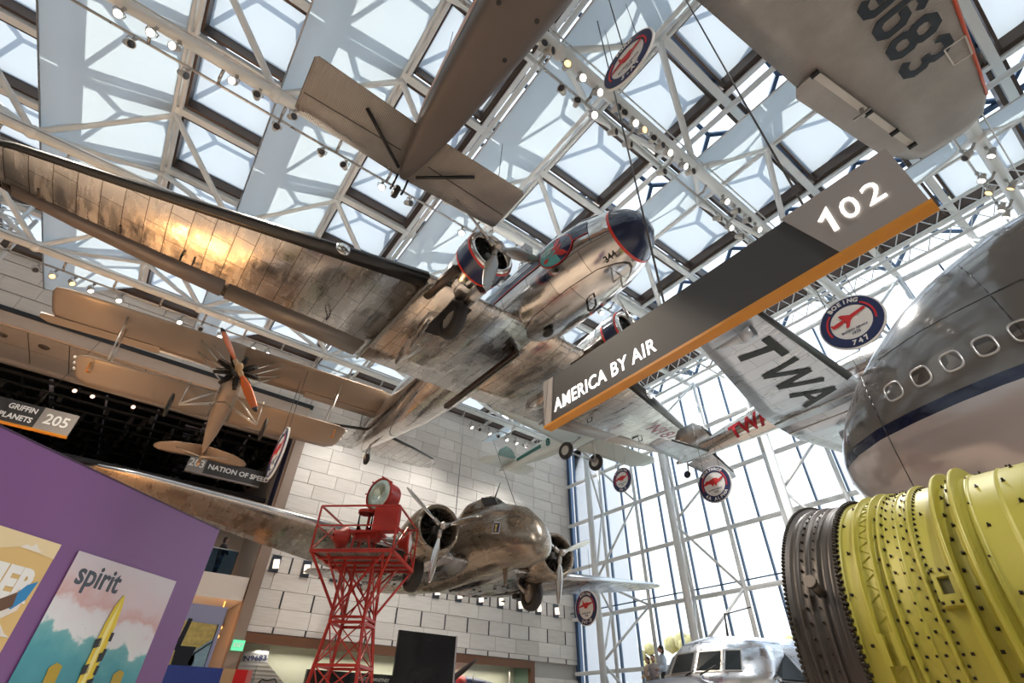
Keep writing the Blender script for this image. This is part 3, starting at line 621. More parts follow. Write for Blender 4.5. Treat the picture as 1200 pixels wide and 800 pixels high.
# wings
CS = [(0, -4.46, 4.8, .12, .8), (3.95, -4.46, 4.77, .12, .8)]
OW = [(3.97, -4.46, 4.72, .12, .8), (7.5, -5.64, 3.78, .55, .6), (11, -6.82, 2.72, .97, .4), (13.3, -7.58, 1.85, 1.25, .26), (14.1, -8.0, 1.25, 1.35, .16), (14.45, -8.4, .6, 1.39, .06)]
for sg in (-1, 1):
    wing(CS, sg).build('centre_wing', ALU_W, dc)
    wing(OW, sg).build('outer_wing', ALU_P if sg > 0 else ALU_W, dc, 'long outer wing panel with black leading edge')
    boot(OW[:5], sg, .075, .02).build('deicing_boot', BOOTM, dc, 'black rubber leading edge')
    MB().bar((-4.5, sg*3.96, -.17), (-9.2, sg*3.96, .02), .05, .09).build('joint_strip', STEEL, dc)
    # aileron and flap: fabric / metal panels set slightly below the rear edge
    def onw(y, u, dz=-.0):
        for a, c in zip(OW[:-1], OW[1:]):
            if a[0] <= y <= c[0]:
                k = (y-a[0])/(c[0]-a[0]); q = [a[i]+(c[i]-a[i])*k for i in range(5)]; break
        v = -.3+.3*max(0, (u-.3))/.7
        return Vector((q[1]-u*q[2], sg*y, q[3]+v*q[4]+dz))
    MB().loft([[onw(y, .78, -.012), onw(y, 1.02, -.012), onw(y, 1.02, .03)] for y in (4.1, 6, 8.2)]).build('flap', mat('flap_satin', (.30, .26, .23), .5, .6), dc)
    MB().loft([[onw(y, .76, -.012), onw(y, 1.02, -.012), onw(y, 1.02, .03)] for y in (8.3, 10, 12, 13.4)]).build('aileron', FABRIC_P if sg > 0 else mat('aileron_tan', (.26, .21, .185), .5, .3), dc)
    for y in (9.2, 11, 12.8): MB().box(onw(y, .7)-Vector((.1, .02, .06)), onw(y, .66)+Vector((.15, .02, .02))).build('hinge', BLACK, dc)
    ll = MB().lathe([(.0, .001), (.03, .16), (-.02, .2)], 'X', (0, 0, 0), 16).build('landing_light', CHROME, dc); ll.location = onw(6.15, .0)+Vector((.05, 0, .12))
    for y in (5.5, 9.5): MB().path([onw(y, .62), onw(y, .62)+Vector((0, .0, -.18)), onw(y, .68)+Vector((0, 0, -.18)), onw(y, .68)], .02, 5).build('tie_ring', BLACK, dc)
me = textmesh('N18124', 1.0, .02, 0); me.materials.append(mat('faded_red', (.30, .10, .12), .4)); 
me.transform(frame((-7.35, 10.2, .62), (-.18, 1, .11), (1, .18, 0))); inst('lettering', me, dc)
# belly slot and inspection bars
for (xa, xb, y, wd, m_) in ((-5.5, -9.9, -.1, .10, mat('slot_brown', (.09, .06, .045), .4, .5)), (-5.5, -9.9, .02, .05, STEEL), (-5.5, -6.7, -2.25, .05, STEEL), (-6.5, -7.5, -2.45, .06, STEEL)):
    MB().box((xb, y-wd/2, -.24 if abs(y) > 1 else -.27), (xa, y+wd/2, -.12)).build('belly_strip', m_, dc)
MB().ball((-4.1, 0, -.26), .22, 12, (1, .6, .5)).build('loop_fairing', BLACK, dc)
MB().path([(-2.5, .1, -.2), (-2.5, .1, -.42), (-2.35, .1, -.5), (-2.2, .1, -.42), (-2.2, .1, -.2)], .03, 6).build('loop_aerial', BLACK, dc)
for y in (-.3, .05): MB().path([(-1.2, y, -.1), (-1.2, y, -.55), (-.9, y, -.55)], .025, 6).build('pitot_mast', STEEL, dc)
# engines
for sg in (-1, 1):
    y = sg*2.82; nz = .6
    nac = [(-4.0,nz,.66,.66,.66),(-4.4,nz-.02,.66,.64,.64),(-5.4,.50,.60,.6,.50),(-6.5,.25,.5,.45,.55),(-7.6,.1,.3,.3,.36),(-8.6,.0,.05,.1,.1)]
    MB().loft([fring(*s_, n=28, cy=y) for s_ in nac]).build('nacelle', ALU_L, dc)
    MB().lathe([(-4.1, .69), (-3.9, .72), (-3.5, .74), (-3.25, .73), (-3.12, .69), (-3.06, .62), (-3.12, .56), (-3.3, .52), (-4.0, .52)], 'X', (0, y, nz), 36).build('cowling', CHROME, dc, 'polished cowling ring')
    MB().lathe([(-3.72, .745), (-3.4, .752), (-3.2, .735)], 'X', (0, y, nz), 36).build('navy_band', NAVY, dc)
    MB().lathe([(-3.78, .742), (-3.71, .752)], 'X', (0, y, nz), 36).build('red_ring', RED, dc); MB().lathe([(-3.2, .742), (-3.15, .722)], 'X', (0, y, nz), 36).build('red_ring', RED, dc)
    radial(dc, (-3.4, y, nz), .56)
    propeller(dc, (-2.96, y, nz), 1.72, 3, .35 if sg < 0 else 0, wd=.17, m=STEEL)
    # exhaust and oil cooler
    MB().tube((-3.9, y-.62, .2), (-5.1, y-.85, -.02), .15, .14, 14).build('exhaust_pipe', mat('burnt_metal', (.12, .09, .075), .4, .8), dc)
    MB().tube((-5.1, y-.85, -.02), (-5.13, y-.856, -.024), .11, .11, 14).build('exhaust_mouth', BLACK, dc)
    MB().tube((-3.85, y+.15, -.12), (-4.6, y+.15, -.22), .2, .12, 16).build('oil_cooler', STEEL, dc); MB().tube((-3.83, y+.15, -.12), (-3.86, y+.15, -.122), .15, .15, 14).build('cooler_mouth', BLACK, dc)
    # open wheel well doors and half retracted wheel
    MB().loft([fring(-5.55, -.12, .50, .1, .20, n=20, cy=y), fring(-6.1, -.14, .46, .1, .22, n=20, cy=y), fring(-6.9, -.1, .30, .1, .2, n=20, cy=y), fring(-7.8, -.06, .04, .05, .05, n=20, cy=y)]).build('well_fairing', ALU_W, dc)
    MB().poly([(-4.45, y-.34, -.40), (-6.1, y-.34, -.43), (-6.0, y+.3, -.43), (-4.5, y+.3, -.40)], (0, 0, .04)).build('wheel_well', BLACK, dc)
    wheel('main_wheel', dc, (-5.0, y, -.56), .60, .36, rim=mat('hub_grey', (.34, .32, .29), .4, .2))
    for s2 in (-1, 1): MB().bar((-5.7, y+s2*.42, -.40), (-7.2, y+s2*.2, -.30), .03, .24).build('gear_door', ALU_L, dc)
    MB().bar((-5.1, y+.26, -.3), (-6.4, y+.1, -.25), .06, .06).bar((-5.1, y-.26, -.3), (-6.4, y-.1, -.25), .06, .06).build('gear_strut', STEEL, dc)
# tail
TS = [(.25, -16.4, 2.6, 1.45, .3), (2.2, -16.95, 2.1, 1.43, .2), (3.7, -17.5, 1.4, 1.4, .12), (4.15, -18.0, .7, 1.4, .05)]
for sg in (-1, 1): wing(TS, sg).build('tailplane', ALU_L, dc); boot(TS[:3], sg, .05, .02).build('deicing_boot', BOOTM, dc)
fn = wing([(1.9, -14.8, 4.2, 0, .3), (3.1, -16.3, 2.9, 0, .24), (4.2, -17.2, 1.9, 0, .14), (4.7, -17.9, 1.0, 0, .06)], 1); fn.v = [(x, z, y) for x, y, z in fn.v]; fn.build('fin', ALU_L, dc)
wheel('tail_wheel', dc, (-17.3, 0, .35), .26, .16); MB().tube((-17.1, 0, 1.1), (-17.3, .12, .35), .05, n=8).tube((-17.1, 0, 1.1), (-17.3, -.12, .35), .05, n=8).build('tail_strut', STEEL, dc)
# ---- corrugated trimotor, upper centre and right
CW = corrug('corrugated_wing', (.37, .34, .315), 'Y', .045, .42, .55); CF2 = corrug('corrugated_hull', (.22, .185, .17), 'Z', .06, .5, .4)
tm = thing('trimotor', 'brown-grey corrugated metal airplane overhead with its tail at top centre', 'airplane', (2.02, -5.2, 12.1), (0, 0, -PI/2))
TF = [(0,1.1,.3,.3,.3,2),(-.6,1.1,.7,.7,.7,3),(-3,1.05,.78,1.0,.95,5),(-7,1.05,.76,1.0,.95,5),(-8.5,1.1,.68,.9,.8,5),(-10,1.2,.58,.8,.62,5),(-11.3,1.28,.47,.65,.5,5),(-12.4,1.3,.30,.5,.38,4),(-13.2,1.3,.12,.35,.30,3.)]
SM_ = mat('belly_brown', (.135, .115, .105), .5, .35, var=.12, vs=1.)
MB().loft([fring(s_[0], s_[1], s_[2], s_[3], s_[4], s_[5] if len(s_) > 5 else 2, n=36) for s_ in TF]).build('fuselage', SM_, tm)
for sd_ in (-1, 1): MB().loft([[Vector((x, sd_*(finterp(TF, x)[2]+.012), finterp(TF, x)[1]+dz)) for dz in (-.28*finterp(TF, x)[4], .0, .5*finterp(TF, x)[3])] for x in (-3, -7, -8.5, -10, -11.3, -12.4)], closed=False).build('side_panel', mat('painted_lit_side', (.50, .22, .10), .4, .3), tm)  # orange sheets paint warm light onto the hull sides
for x, y in ((-7.9, .35), (-8.1, -.42), (-8.9, .3)): MB().tube((x, y, finterp(TF, x)[1]-finterp(TF, x)[4]+.01), (x, y, finterp(TF, x)[1]-finterp(TF, x)[4]-.01), .05, n=12).build('drain_hole', BLACK, tm)
TW = [(0, -1.9, 4.5, 2.15, .55), (3.3, -2.15, 3.8, 2.15, .5), (7.75, -2.53, 3.0, 2.15, .4), (10.0, -2.74, 2.45, 2.15, .33), (10.75, -2.82, 2.2, 2.15, .28), (11.25, -3.05, 1.7, 2.15, .2), (11.48, -3.4, 1.1, 2.15, .1)]
for sg in (1, -1):
    wing(TW, sg).build('wing', CW, tm)
    boot(TW[:5], sg, .03, .015).build('leading_edge', mat('orange_red_edge', (.62, .09, .03), .4), tm, 'orange-red leading edge')
    MB().poly([(-5.25, sg*6.75, 1.98), (-5.62, sg*6.85, 2.08), (-5.76, sg*7.1, 2.08), (-5.10, sg*10.75, 2.08), (-4.6, sg*10.65, 2.0)], (0, 0, .06)).build('aileron', CW, tm)
    MB().poly([(-5.10, sg*6.75, 1.975), (-5.27, sg*6.72, 1.975), (-4.62, sg*10.65, 1.985), (-4.47, sg*10.62, 1.985)], (0, 0, .03)).build('aileron_gap', mat('pale_gap', (.62, .59, .54), .5), tm, 'pale hinge strip')
    for k_ in (0, .52, .8, 1): MB().box((-.1, -.04, -.07), (.1, .04, .03), Matrix.Translation((-5.18+.64*k_, sg*(6.76+3.86*k_), 1.96))).build('hinge', BLACK, tm)
    MB().tube((-4.95, sg*8.55, 1.72), (-4.9, sg*8.55, 2.0), .05, n=6).bar((-5.15, sg*8.55, 1.8), (-4.75, sg*8.55, 1.8), .05, .05).build('control_horn', STEEL, tm)
    for a_, b_ in (((-3.11, 8.14), (-2.71, 8.18)), ((-2.71, 8.18), (-2.75, 8.75)), ((-2.75, 8.75), (-3.1, 8.7)), ((-3.1, 8.7), (-3.11, 8.14))): MB().bar((a_[0]-.0, sg*(a_[1]+.5), 2.0), (b_[0], sg*(b_[1]+.5), 2.0), .03, .03).build('panel_outline', mat('pale_gap', (.62, .59, .54), .5), tm)
DG = {'9': [[(.7,.55),(.3,.55),(.1,.75),(.1,1.2),(.3,1.4),(.7,1.4),(.9,1.2),(.9,.2),(.7,0),(.3,0),(.1,.2)]], '6': [[(.3,.85),(.7,.85),(.9,.65),(.9,.2),(.7,0),(.3,0),(.1,.2),(.1,1.2),(.3,1.4),(.7,1.4),(.9,1.2)]],
      '8': [[(.3,.7),(.1,.9),(.1,1.2),(.3,1.4),(.7,1.4),(.9,1.2),(.9,.9),(.7,.7),(.3,.7)], [(.3,.7),(.1,.5),(.1,.2),(.3,0),(.7,0),(.9,.2),(.9,.5),(.7,.7)]], '3': [[(.1,1.2),(.3,1.4),(.7,1.4),(.9,1.2),(.9,.9),(.7,.7),(.45,.7)], [(.7,.7),(.9,.5),(.9,.2),(.7,0),(.3,0),(.1,.2)]],
      'C': [[(.9,1.2),(.7,1.4),(.3,1.4),(.1,1.2),(.1,.2),(.3,0),(.7,0),(.9,.2)]], 'N': [[(.1,0),(.1,1.4),(.9,0),(.9,1.4)]]}
DIG = mat('wing_numbers', (.035, .045, .06), .45)
def digits(s, F, m, parent, adv=1.2, wd=.26):
    for k, ch in enumerate(s):
        bb = MB()
        for si, st in enumerate(DG[ch]):
            for q in ribbon(st, wd): bb.poly([F @ Vector((p.x+k*adv, p.y, si*.004)) for p in q], F.to_3x3() @ Vector((0, 0, .01)))
        bb.build('lettering', m, parent)
# read from below: letters run outboard on the port wing, tops forward
F = frame((-3.86, 4.75, 2.0), (0, 1, 0), (1, 0, 0)); F = F @ Matrix.Diagonal((.52, .62, 1, 1))
digits('NC9683', F, DIG, tm, adv=1.33, wd=.3)
TT = [(.1, -11.7, 1.62, 1.2, .14), (2.88, -11.62, 1.56, 1.2, .10), (2.97, -11.7, 1.4, 1.2, .05)]
for sg in (1, -1):
    wing(TT, sg).build('tailplane', CW, tm)
    MB().bar((-12.55, sg*.4, 1.165), (-12.62, sg*2.9, 1.18), .02, .02).build('elevator_gap', BLACK, tm)
    MB().tube((-12.9, sg*.25, .95), (-12.05, sg*1.55, 1.15), .045, n=8).build('tail_brace', BLACK, tm)
wheel('tail_wheel', tm, (-13.55, 0, .85), .19, .15); MB().path([(-13.2, .15, 1.1), (-13.4, .16, .85), (-13.55, .16, .85)], .03, 6).path([(-13.2, -.15, 1.1), (-13.4, -.16, .85), (-13.55, -.16, .85)], .03, 6).tube((-13.0, 0, 1.2), (-13.2, 0, 1.05), .06, n=8).build('wheel_fork', BLACK, tm)
# ---- bronze-grey twin, low centre
bo = thing('twin_engine_airplane', 'glossy olive-grey twin-engine airplane behind the red tower', 'airplane', (8.968, 10.732, 5.539), (-.0092, -.0006, -1.63))
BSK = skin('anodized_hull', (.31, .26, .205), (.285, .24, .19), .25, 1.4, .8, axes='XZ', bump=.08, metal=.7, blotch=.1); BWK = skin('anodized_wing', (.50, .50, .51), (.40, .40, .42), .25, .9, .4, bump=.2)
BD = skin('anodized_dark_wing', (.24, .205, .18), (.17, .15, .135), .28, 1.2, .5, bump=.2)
BF = [(0,.05,.05,.05,.05),(-.06,.07,.3,.34,.3),(-.3,.14,.55,.66,.52),(-.9,.32,.78,.98,.72),(-1.8,.52,.92,1.12,.84),(-3,.72,.98,1.1,.98),(-6.5,.75,.98,1.05,.95),(-9,.9,.8,.9,.8),(-12,1.1,.45,.6,.5),(-15,1.3,.1,.2,.15)]
fuse(BF, 36).build('fuselage', BSK, bo)
MB().loft([fring(-2.3, 1.5, .3, .2, .1), fring(-2.7, 1.6, .62, .55, .2), fring(-3.6, 1.6, .7, .62, .2), fring(-4.6, 1.5, .5, .5, .2)]).build('canopy', BSK, bo)
for sg in (-1, 1):
    MB().poly([(-2.35, sg*.08, 1.72), (-2.62, sg*.08, 2.05), (-2.72, sg*.5, 1.98), (-2.5, sg*.5, 1.66)], (.03, 0, .02)).build('windscreen', mat('cockpit_glass', (.05, .06, .07), .08), bo)
MB().tube((-2.9, .1, 2.1), (-2.6, .15, 2.65), .03, .012, 6).build('aerial_mast', BLACK, bo)
hp = lambda x, a: onfuse(BF, x, a, -1, .02)
hull_decal('crest', BF, -1, [[(-.98, .36), (-1.3, .36)], [(-.98, .02), (-1.3, .02)]], PRWHITE, bo, .015)
hull_decal('crest_field', BF, -1, [[(-1.01, .33), (-1.27, .33)], [(-1.01, .05), (-1.27, .05)]], PRNAVY, bo, .02)
hull_decal('crest_figure', BF, -1, [[(-1.08, .28), (-1.2, .28)], [(-1.12, .18), (-1.16, .18)], [(-1.1, .08), (-1.19, .08)]], mat('crest_yellow', (.75, .62, .08), .5), bo, .026)
MB().poly([(-1.6, -.1, -.2), (-1.9, -.1, -.2), (-1.75, -.1, -.75), (-1.68, -.1, -.8)], (0, .05, 0)).build('blade_aerial', BSK, bo)
BW_ = [(0, -2.9, 4.9, .05, .62), (2.3, -2.97, 4.75, .08, .6), (6.5, -4.2, 3.5, .72, .42), (10, -5.3, 2.2, 1.28, .22), (11, -5.75, 1.4, 1.42, .12), (11.3, -6.1, .6, 1.45, .05)]
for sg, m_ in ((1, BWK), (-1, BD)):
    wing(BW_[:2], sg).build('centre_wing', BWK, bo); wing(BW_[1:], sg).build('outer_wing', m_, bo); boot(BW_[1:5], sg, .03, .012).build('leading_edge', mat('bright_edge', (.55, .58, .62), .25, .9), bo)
bm_holes = MB()
for k in range(46):
    x, y = -4.2-random.random()*2.6, random.uniform(-3, 3); bm_holes.box((x, y, -.155), (x+.12, y+.07, -.12))
o = bm_holes.build('inspection_plate', BLACK, bo); o['kind'] = 'stuff'
for sg in (-1, 1):
    y = sg*2.17; nz = .54
    MB().lathe([(-3.9, .60), (-3.2, .72), (-2.6, .76), (-2.3, .74), (-2.12, .68), (-2.08, .62), (-2.15, .57), (-2.6, .55)], 'X', (0, y, nz), 36).build('cowling', BSK, bo)
    MB().loft([fring(-3.8, nz-.02, .6, .6, .62, cy=y), fring(-5, .55, .52, .5, .6, cy=y), fring(-6.4, .35, .32, .35, .4, cy=y), fring(-7.6, .2, .05, .1, .1, cy=y)]).build('nacelle', BSK, bo)
    radial(bo, (-2.4, y, nz), .58)
    propeller(bo, (-2.0, y, nz), 1.52, 3, .42 if sg < 0 else .45, wd=.11, m=CHROME)
    wheel('main_wheel', bo, (-3.6, y, -.42), .52, .32); MB().tube((-3.6, y-.25, -.42), (-4.4, y-.2, .2), .06, n=8).tube((-3.6, y+.25, -.42), (-4.4, y+.2, .2), .06, n=8).build('gear_leg', STEEL, bo)
    for x in (-4.6, -5.1): MB().box((x, y+.4, -.25), (x-.3, y+.75, -.1)).build('vent_flap', BLACK, bo)
BT = [(.1, -12.2, 2.3, 1.35, .22), (2.5, -12.7, 1.7, 1.35, .14), (3.2, -13.1, .9, 1.35, .05)]
for sg in (-1, 1): wing(BT, sg).build('tailplane', BWK, bo)
fn = wing([(1.5, -12.0, 3.0, 0, .22), (2.9, -13, 2.0, 0, .14), (3.3, -13.5, 1.0, 0, .05)], 1); fn.v = [(x, z, y) for x, y, z in fn.v]; fn.build('fin', BSK, bo)
# ---- silver low wing mail plane with black letters, right of centre
al = thing('mailplane', 'polished low-wing airplane with black TWA letters under its wing', 'airplane', (16.187, 2.323, 9.789), (-.0453, -.0641, -1.5599))
AFU = [(0,.85,.35,.35,.35),(-.1,.85,.5,.5,.5),(-1.0,.85,.58,.6,.58),(-2.5,.85,.58,.62,.6),(-4.5,.82,.5,.58,.5),(-6.5,.76,.3,.4,.32),(-8,.72,.1,.2,.16),(-8.5,.72,.03,.06,.05)]
fuse(AFU, 32).build('fuselage', ALU_F, al)
MB().lathe([(-.9, .6), (-.3, .62), (0, .58), (.05, .5), (-.1, .45)], 'X', (0, 0, .85), 28).build('cowling', STEEL, al); radial(al, (-.1, 0, .85), .45)
AW = [(0, -1.3, 2.95, .22, .42), (1.1, -1.32, 2.9, .22, .42), (5.4, -1.56, 1.85, .38, .26), (6.1, -1.8, 1.2, .42, .14), (6.35, -2.1, .6, .44, .05)]
ALW = skin('blue_alloy', (.72, .77, .84), (.66, .70, .77), .36, 1.2, .5, bump=.15, blotch=.15, metal=.75, seam=(.4, .42, .46))
for sg in (-1, 1):
    wing(AW, sg).build('wing', ALW, al); boot(AW[1:4], sg, .07, .02).build('deicing_boot', BOOTM, al, 'black rubber leading edge')
    MB().bar((-1.3, sg*.45, .06), (-4.2, sg*.45, .17), .05, .06).build('joint_strip', STEEL, al)
BLK_L = mat('teal_black_letter', (.004, .014, .018), .35)
def amb(pts, nm='lettering'):
    bb = MB()
    for q in pts: bb.poly([(p[1]-.0, p[0], .062+.032*(1.1+p[0])*-0.2*0 + .0) for p in q], (0, 0, .01))
    return bb
def wingz(y, x):
    k = (abs(y)-1.1)/4.3; c = 2.9-1.05*k; u = (-1.32-.24*k-x)/c; t = .42-.16*k; return .22+.16*k - t*(.3 if u < .45 else .3-(u-.45)*.42) - .014
def wl(strokes, wd):
    bb = MB()
    for st in strokes:
        for q in ribbon(st, wd):
            bb.poly([(p.y, p.x, wingz(p.x, p.y)) for p in q], (0, 0, -.008))
    bb.build('lettering', BLK_L, al)
# T W A : x along +y (outboard to root), up forward
T0, TH = -2.98, 1.06; f_ = lambda u, v: (u, T0+TH*v)
wl([[f_(-4.45, .9), f_(-3.45, .9)], [f_(-3.95, .9), f_(-4.2, -.02)]], .24)
for q_ in ([f_(-3.08, 1.02), f_(-3.0, -.02)], [f_(-3.0, -.02), f_(-2.35, 1)], [f_(-2.35, 1), f_(-2.25, -.02)], [f_(-2.25, -.02), f_(-1.66, 1.02)], [f_(-1.62, -.02), f_(-1.02, 1.02)], [f_(-1.04, 1.02), f_(-.82, -.02)]): wl([q_], .19)
wl([[f_(-1.42, .34), f_(-.9, .34)]], .15)
hull_text('TWA', AFU, -1, -5.0, -.42, .72, mat('dark_red_letter', (.35, .012, .02), .25), al, .03, .02)
lp = MB().tube((-2.0, -5.15, .1), (-2.35, -5.15, .06), .19, .17, 18).tube((-2.3, -5.15, .06), (-3.2, -5.15, .24), .17, .01, 18).build('wing_lamp', ALW, al); MB().tube((-1.97, -5.15, .1), (-2.0, -5.15, .1), .15, .16, 18).build('lamp_lens', mat('lamp_glass_dark', (.1, .12, .12), .05), lp)
AT = [(.1, -6.9, 1.25, .55, .12), (1.9, -7.25, .85, .5, .08), (2.35, -7.45, .5, .48, .03)]
for sg in (-1, 1): wing(AT, sg).build('tailplane', ALW, al); boot(AT[:2], sg, .07, .012).build('deicing_boot', BOOTM, al)
fn = wing([(1.0, -6.6, 1.8, 0, .14), (1.7, -6.95, 1.4, 0, .1), (2.05, -7.3, .8, 0, .04)], 1); fn.v = [(x, z, y) for x, y, z in fn.v]; fn.build('fin', STEEL, al)
fb = boot([(1.05, -6.62, 1.7, 0, .14), (1.7, -6.95, 1.4, 0, .1)], 1, .07, .012); fb.v = [(x, z, y) for x, y, z in fb.v]; fb.build('deicing_boot', BOOTM, al)
wheel('tail_wheel', al, (-8.15, 0, .1), .14, .1, rim=mat('blue_hub', (.02, .04, .15), .4)); MB().tube((-8.0, 0, .6), (-8.15, .08, .1), .03, n=6).build('tail_strut', STEEL, al)
for sg in (1,): MB().loft([fring(-1.0, -.5, .18, .45, .4, cy=sg*1.3), fring(-1.8, -.5, .25, .6, .5, cy=sg*1.3), fring(-3.0, -.3, .05, .3, .2, cy=sg*1.3)]).build('wheel_fairing', ALW, al)
# ---- orange propeller biplane, left
bp = thing('biplane', 'tan and grey fabric biplane with an orange wooden propeller hanging at left', 'airplane', (.622, 18.925, 12.241), (.0148, -.111, -1.6121))
BPM = mat('doped_fabric', (.30, .235, .185), .42, .1, var=.10, vs=.8, rv=.08, coat=.2)
ST2 = mat('strut_metal', (.66, .64, .6), .3, .7)
UW = [(0, .0-.2, 2.1, 1.36, .22), (5.9, -.2, 2.05, 1.36, .22), (6.3, -.3, 1.8, 1.36, .14), (6.42, -.6, 1.1, 1.36, .06)]
LW = [(.4, -.75, 2.0, -.71, .2), (4.4, -.75, 1.95, -.71, .2), (4.7, -.85, 1.6, -.71, .12), (4.8, -1.1, 1.0, -.71, .05)]
for sg in (-1, 1):
    wing(UW, sg).build('upper_wing', BPM, bp); wing(LW, sg).build('lower_wing', BPM, bp)
    MB().poly([(-1.9, sg*2.9, 1.3), (-2.36, sg*2.9, 1.31), (-2.42, sg*6.5, 1.31), (-2.25, sg*6.78, 1.31), (-1.95, sg*6.72, 1.3)], (0, 0, .05)).build('aileron', BPM, bp)
    MB().tube((-.75, sg*3.9, -.65), (-.65, sg*4.1, 1.3), .03, n=6).tube((-1.6, sg*3.9, -.65), (-1.4, sg*4.1, 1.3), .03, n=6).build('wing_strut', ST2, bp)
    MB().tube((-.6, sg*.35, .2), (-.6, sg*1.6, 1.28), .028, n=6).tube((-1.4, sg*.35, .2), (-1.4, sg*1.6, 1.28), .028, n=6).tube((-.6, sg*.3, .2), (-1.4, sg*1.6, 1.28), .022, n=6).tube((-.4, sg*.3, .3), (-.6, sg*1.2, 1.28), .022, n=6).build('centre_strut', ST2, bp)
    MB().tube((-.8, sg*.3, -.6), (-.95, sg*1.35, -1.5), .035, n=6).tube((-1.8, sg*.3, -.6), (-1.0, sg*1.35, -1.5), .035, n=6).tube((-1.3, 0, -.7), (-1.0, sg*1.35, -1.5), .03, n=6).tube((-.8, sg*1.3, -.55), (-.95, sg*1.35, -1.5), .03, n=6).build('gear_leg', ST2, bp)
    wheel('main_wheel', bp, (-.95, sg*1.62, -1.65), .44, .1)
    MB().path([(-.9, sg*4.3, -.85), (-1.2, sg*4.35, -1.05), (-1.5, sg*4.3, -.85)], .03, 6).build('skid_hoop', mat('orange_hoop', (.65, .25, .05), .5), bp)
    for x in (-1.0, -1.35, -1.7): MB().ball((x, sg*4.8, -.73), .05, 8).build('tip_lamp', PRWHITE, bp)
PF = [(-.35,0,.34,.34,.34,2.5),(-1.0,-.05,.36,.42,.5,3),(-2.5,-.1,.36,.45,.52,3),(-4.5,-.15,.26,.35,.35,3),(-6.3,-.15,.1,.2,.15,2.5),(-7.2,-.15,.03,.1,.05,2)]
MB().loft([fring(*s_, n=28) for s_ in PF]).build('fuselage', BPM, bp)
radial(bp, (-.15, 0, 0), .86, 9)
OR = mat('orange_wood', (.62, .13, .02), .3, var=.12, coat=.5)
propeller(bp, (.1, 0, 0), 1.98, 2, PI/2+.60, m=OR, wd=.135, mtip=BLACK, hubm=mat('prop_hub_tan', (.45, .3, .16), .4))
BPT = [(.05, -6.1, 1.3, -.12, .08), (1.2, -6.35, 1.15, -.12, .07), (1.75, -6.7, .75, -.12, .04), (1.95, -7.0, .3, -.12, .02)]
for sg in (-1, 1): wing(BPT, sg).build('tailplane', BPM, bp); MB().tube((-6.6, 0, -.45), (-6.8, sg*1.1, -.15), .02, n=6).build('tail_brace', ST2, bp)
fn = wing([(-.1, -6.2, 1.2, 0, .07), (.7, -6.5, 1.1, 0, .06), (1.1, -6.9, .5, 0, .03)], 1); fn.v = [(x, z, y) for x, y, z in fn.v]; fn.build('fin', BPM, bp)
MB().box((-7.0, -.05, -.7), (-6.7, .05, -.2)).build('tail_skid', mat('skid_tan', (.5, .3, .15), .5), bp)
MB().box((-.45, .3, -.5), (-.3, .5, .1)).build('oil_tank', mat('tank_pale', (.6, .68, .62), .4), bp)
# ---- pale green mail plane far back
k_ = 1.45; pl = Vector((0, 0, 1.6))+k_*(Vector((12.851, 10.891, 10.056))-Vector((0, 0, 1.6)))
pt = thing('mail_biplane', 'pale biplane with a dark green stripe beyond the airliner wing', 'airplane', pl, (.063, -.033, -1.4539), scale=k_)
PAL = mat('pale_dope', (.56, .60, .57), .5, var=.05); GRN = mat('green_stripe', (.01, .12, .10), .4)
PTF = [(0,.9,.3,.3,.3),(-.5,.9,.38,.4,.42,3),(-2,.9,.38,.42,.45,4),(-4,.9,.25,.3,.33,4),(-6.2,.9,.05,.1,.12,3),(-6.5,.9,.02,.05,.05,3)]
MB().loft([fring(*s_, n=28) for s_ in PTF]).build('fuselage', PAL, pt)
for a, c in ((-.9, -2.35), (-3.6, -5.2)): MB().poly([(a, -(finterp(PTF, a)[2]+.01), 1.02), (c, -(finterp(PTF, c)[2]+.01), .98), (c, -(finterp(PTF, c)[2]+.01), .84), (a, -(finterp(PTF, a)[2]+.01), .86)], (0, -.008, 0)).build('green_stripe', GRN, pt)
text('8', (-3.15, -.335, .92), (1, .09, 0), (0, 0, 1), .42, GRN, pt, .04); text('PA-5', (-2.65, -.37, .92), (1, .06, 0), (0, 0, 1), .14, GRN, pt, .02)
for sg in (-1, 1):
    wing([(.35, -1.0, 1.3, .5, .14), (4.2, -1.0, 1.25, .7, .12), (4.7, -1.3, .6, .72, .05)], sg).build('lower_wing', PAL, pt)
    wing([(0, -.5, 1.35, 1.7, .14), (4.6, -.5, 1.3, 1.7, .12), (5.0, -.8, .6, 1.7, .05)], sg).build('upper_wing', PAL, pt)
    MB().tube((-1.4, sg*.36, .5), (-1.75, sg*.85, -.05), .04, n=6).tube((-2.2, sg*.36, .5), (-1.85, sg*.85, -.05), .03, n=6).tube((-1.2, sg*.3, 1.3), (-1.0, sg*.7, 1.65), .03, n=6).tube((-1.9, sg*.3, 1.3), (-1.6, sg*.7, 1.65), .03, n=6).build('strut', STEEL, pt)
    MB().tube((-1.3, sg*3.4, .65), (-1.0, sg*3.5, 1.65), .03, n=6).tube((-1.9, sg*3.4, .65), (-1.6, sg*3.5, 1.65), .03, n=6).build('wing_strut', STEEL, pt)
    wheel('main_wheel', pt, (-1.8, sg*.9, -.1), .34, .14, rim=mat('wheel_disc_grey', (.5, .48, .44), .4))
    wing([(.05, -5.3, 1.1, .98, .06), (1.1, -5.45, 1.0, .98, .05), (1.45, -5.8, .5, .98, .02)], sg).build('tailplane', PAL, pt)
MB().tube((-1.8, -.9, -.1), (-1.8, .9, -.1), .03, n=6).build('axle', STEEL, pt)
radial(pt, (.1, 0, .9), .5, 9); propeller(pt, (.4, 0, .9), 1.25, 2, .6, wd=.13)
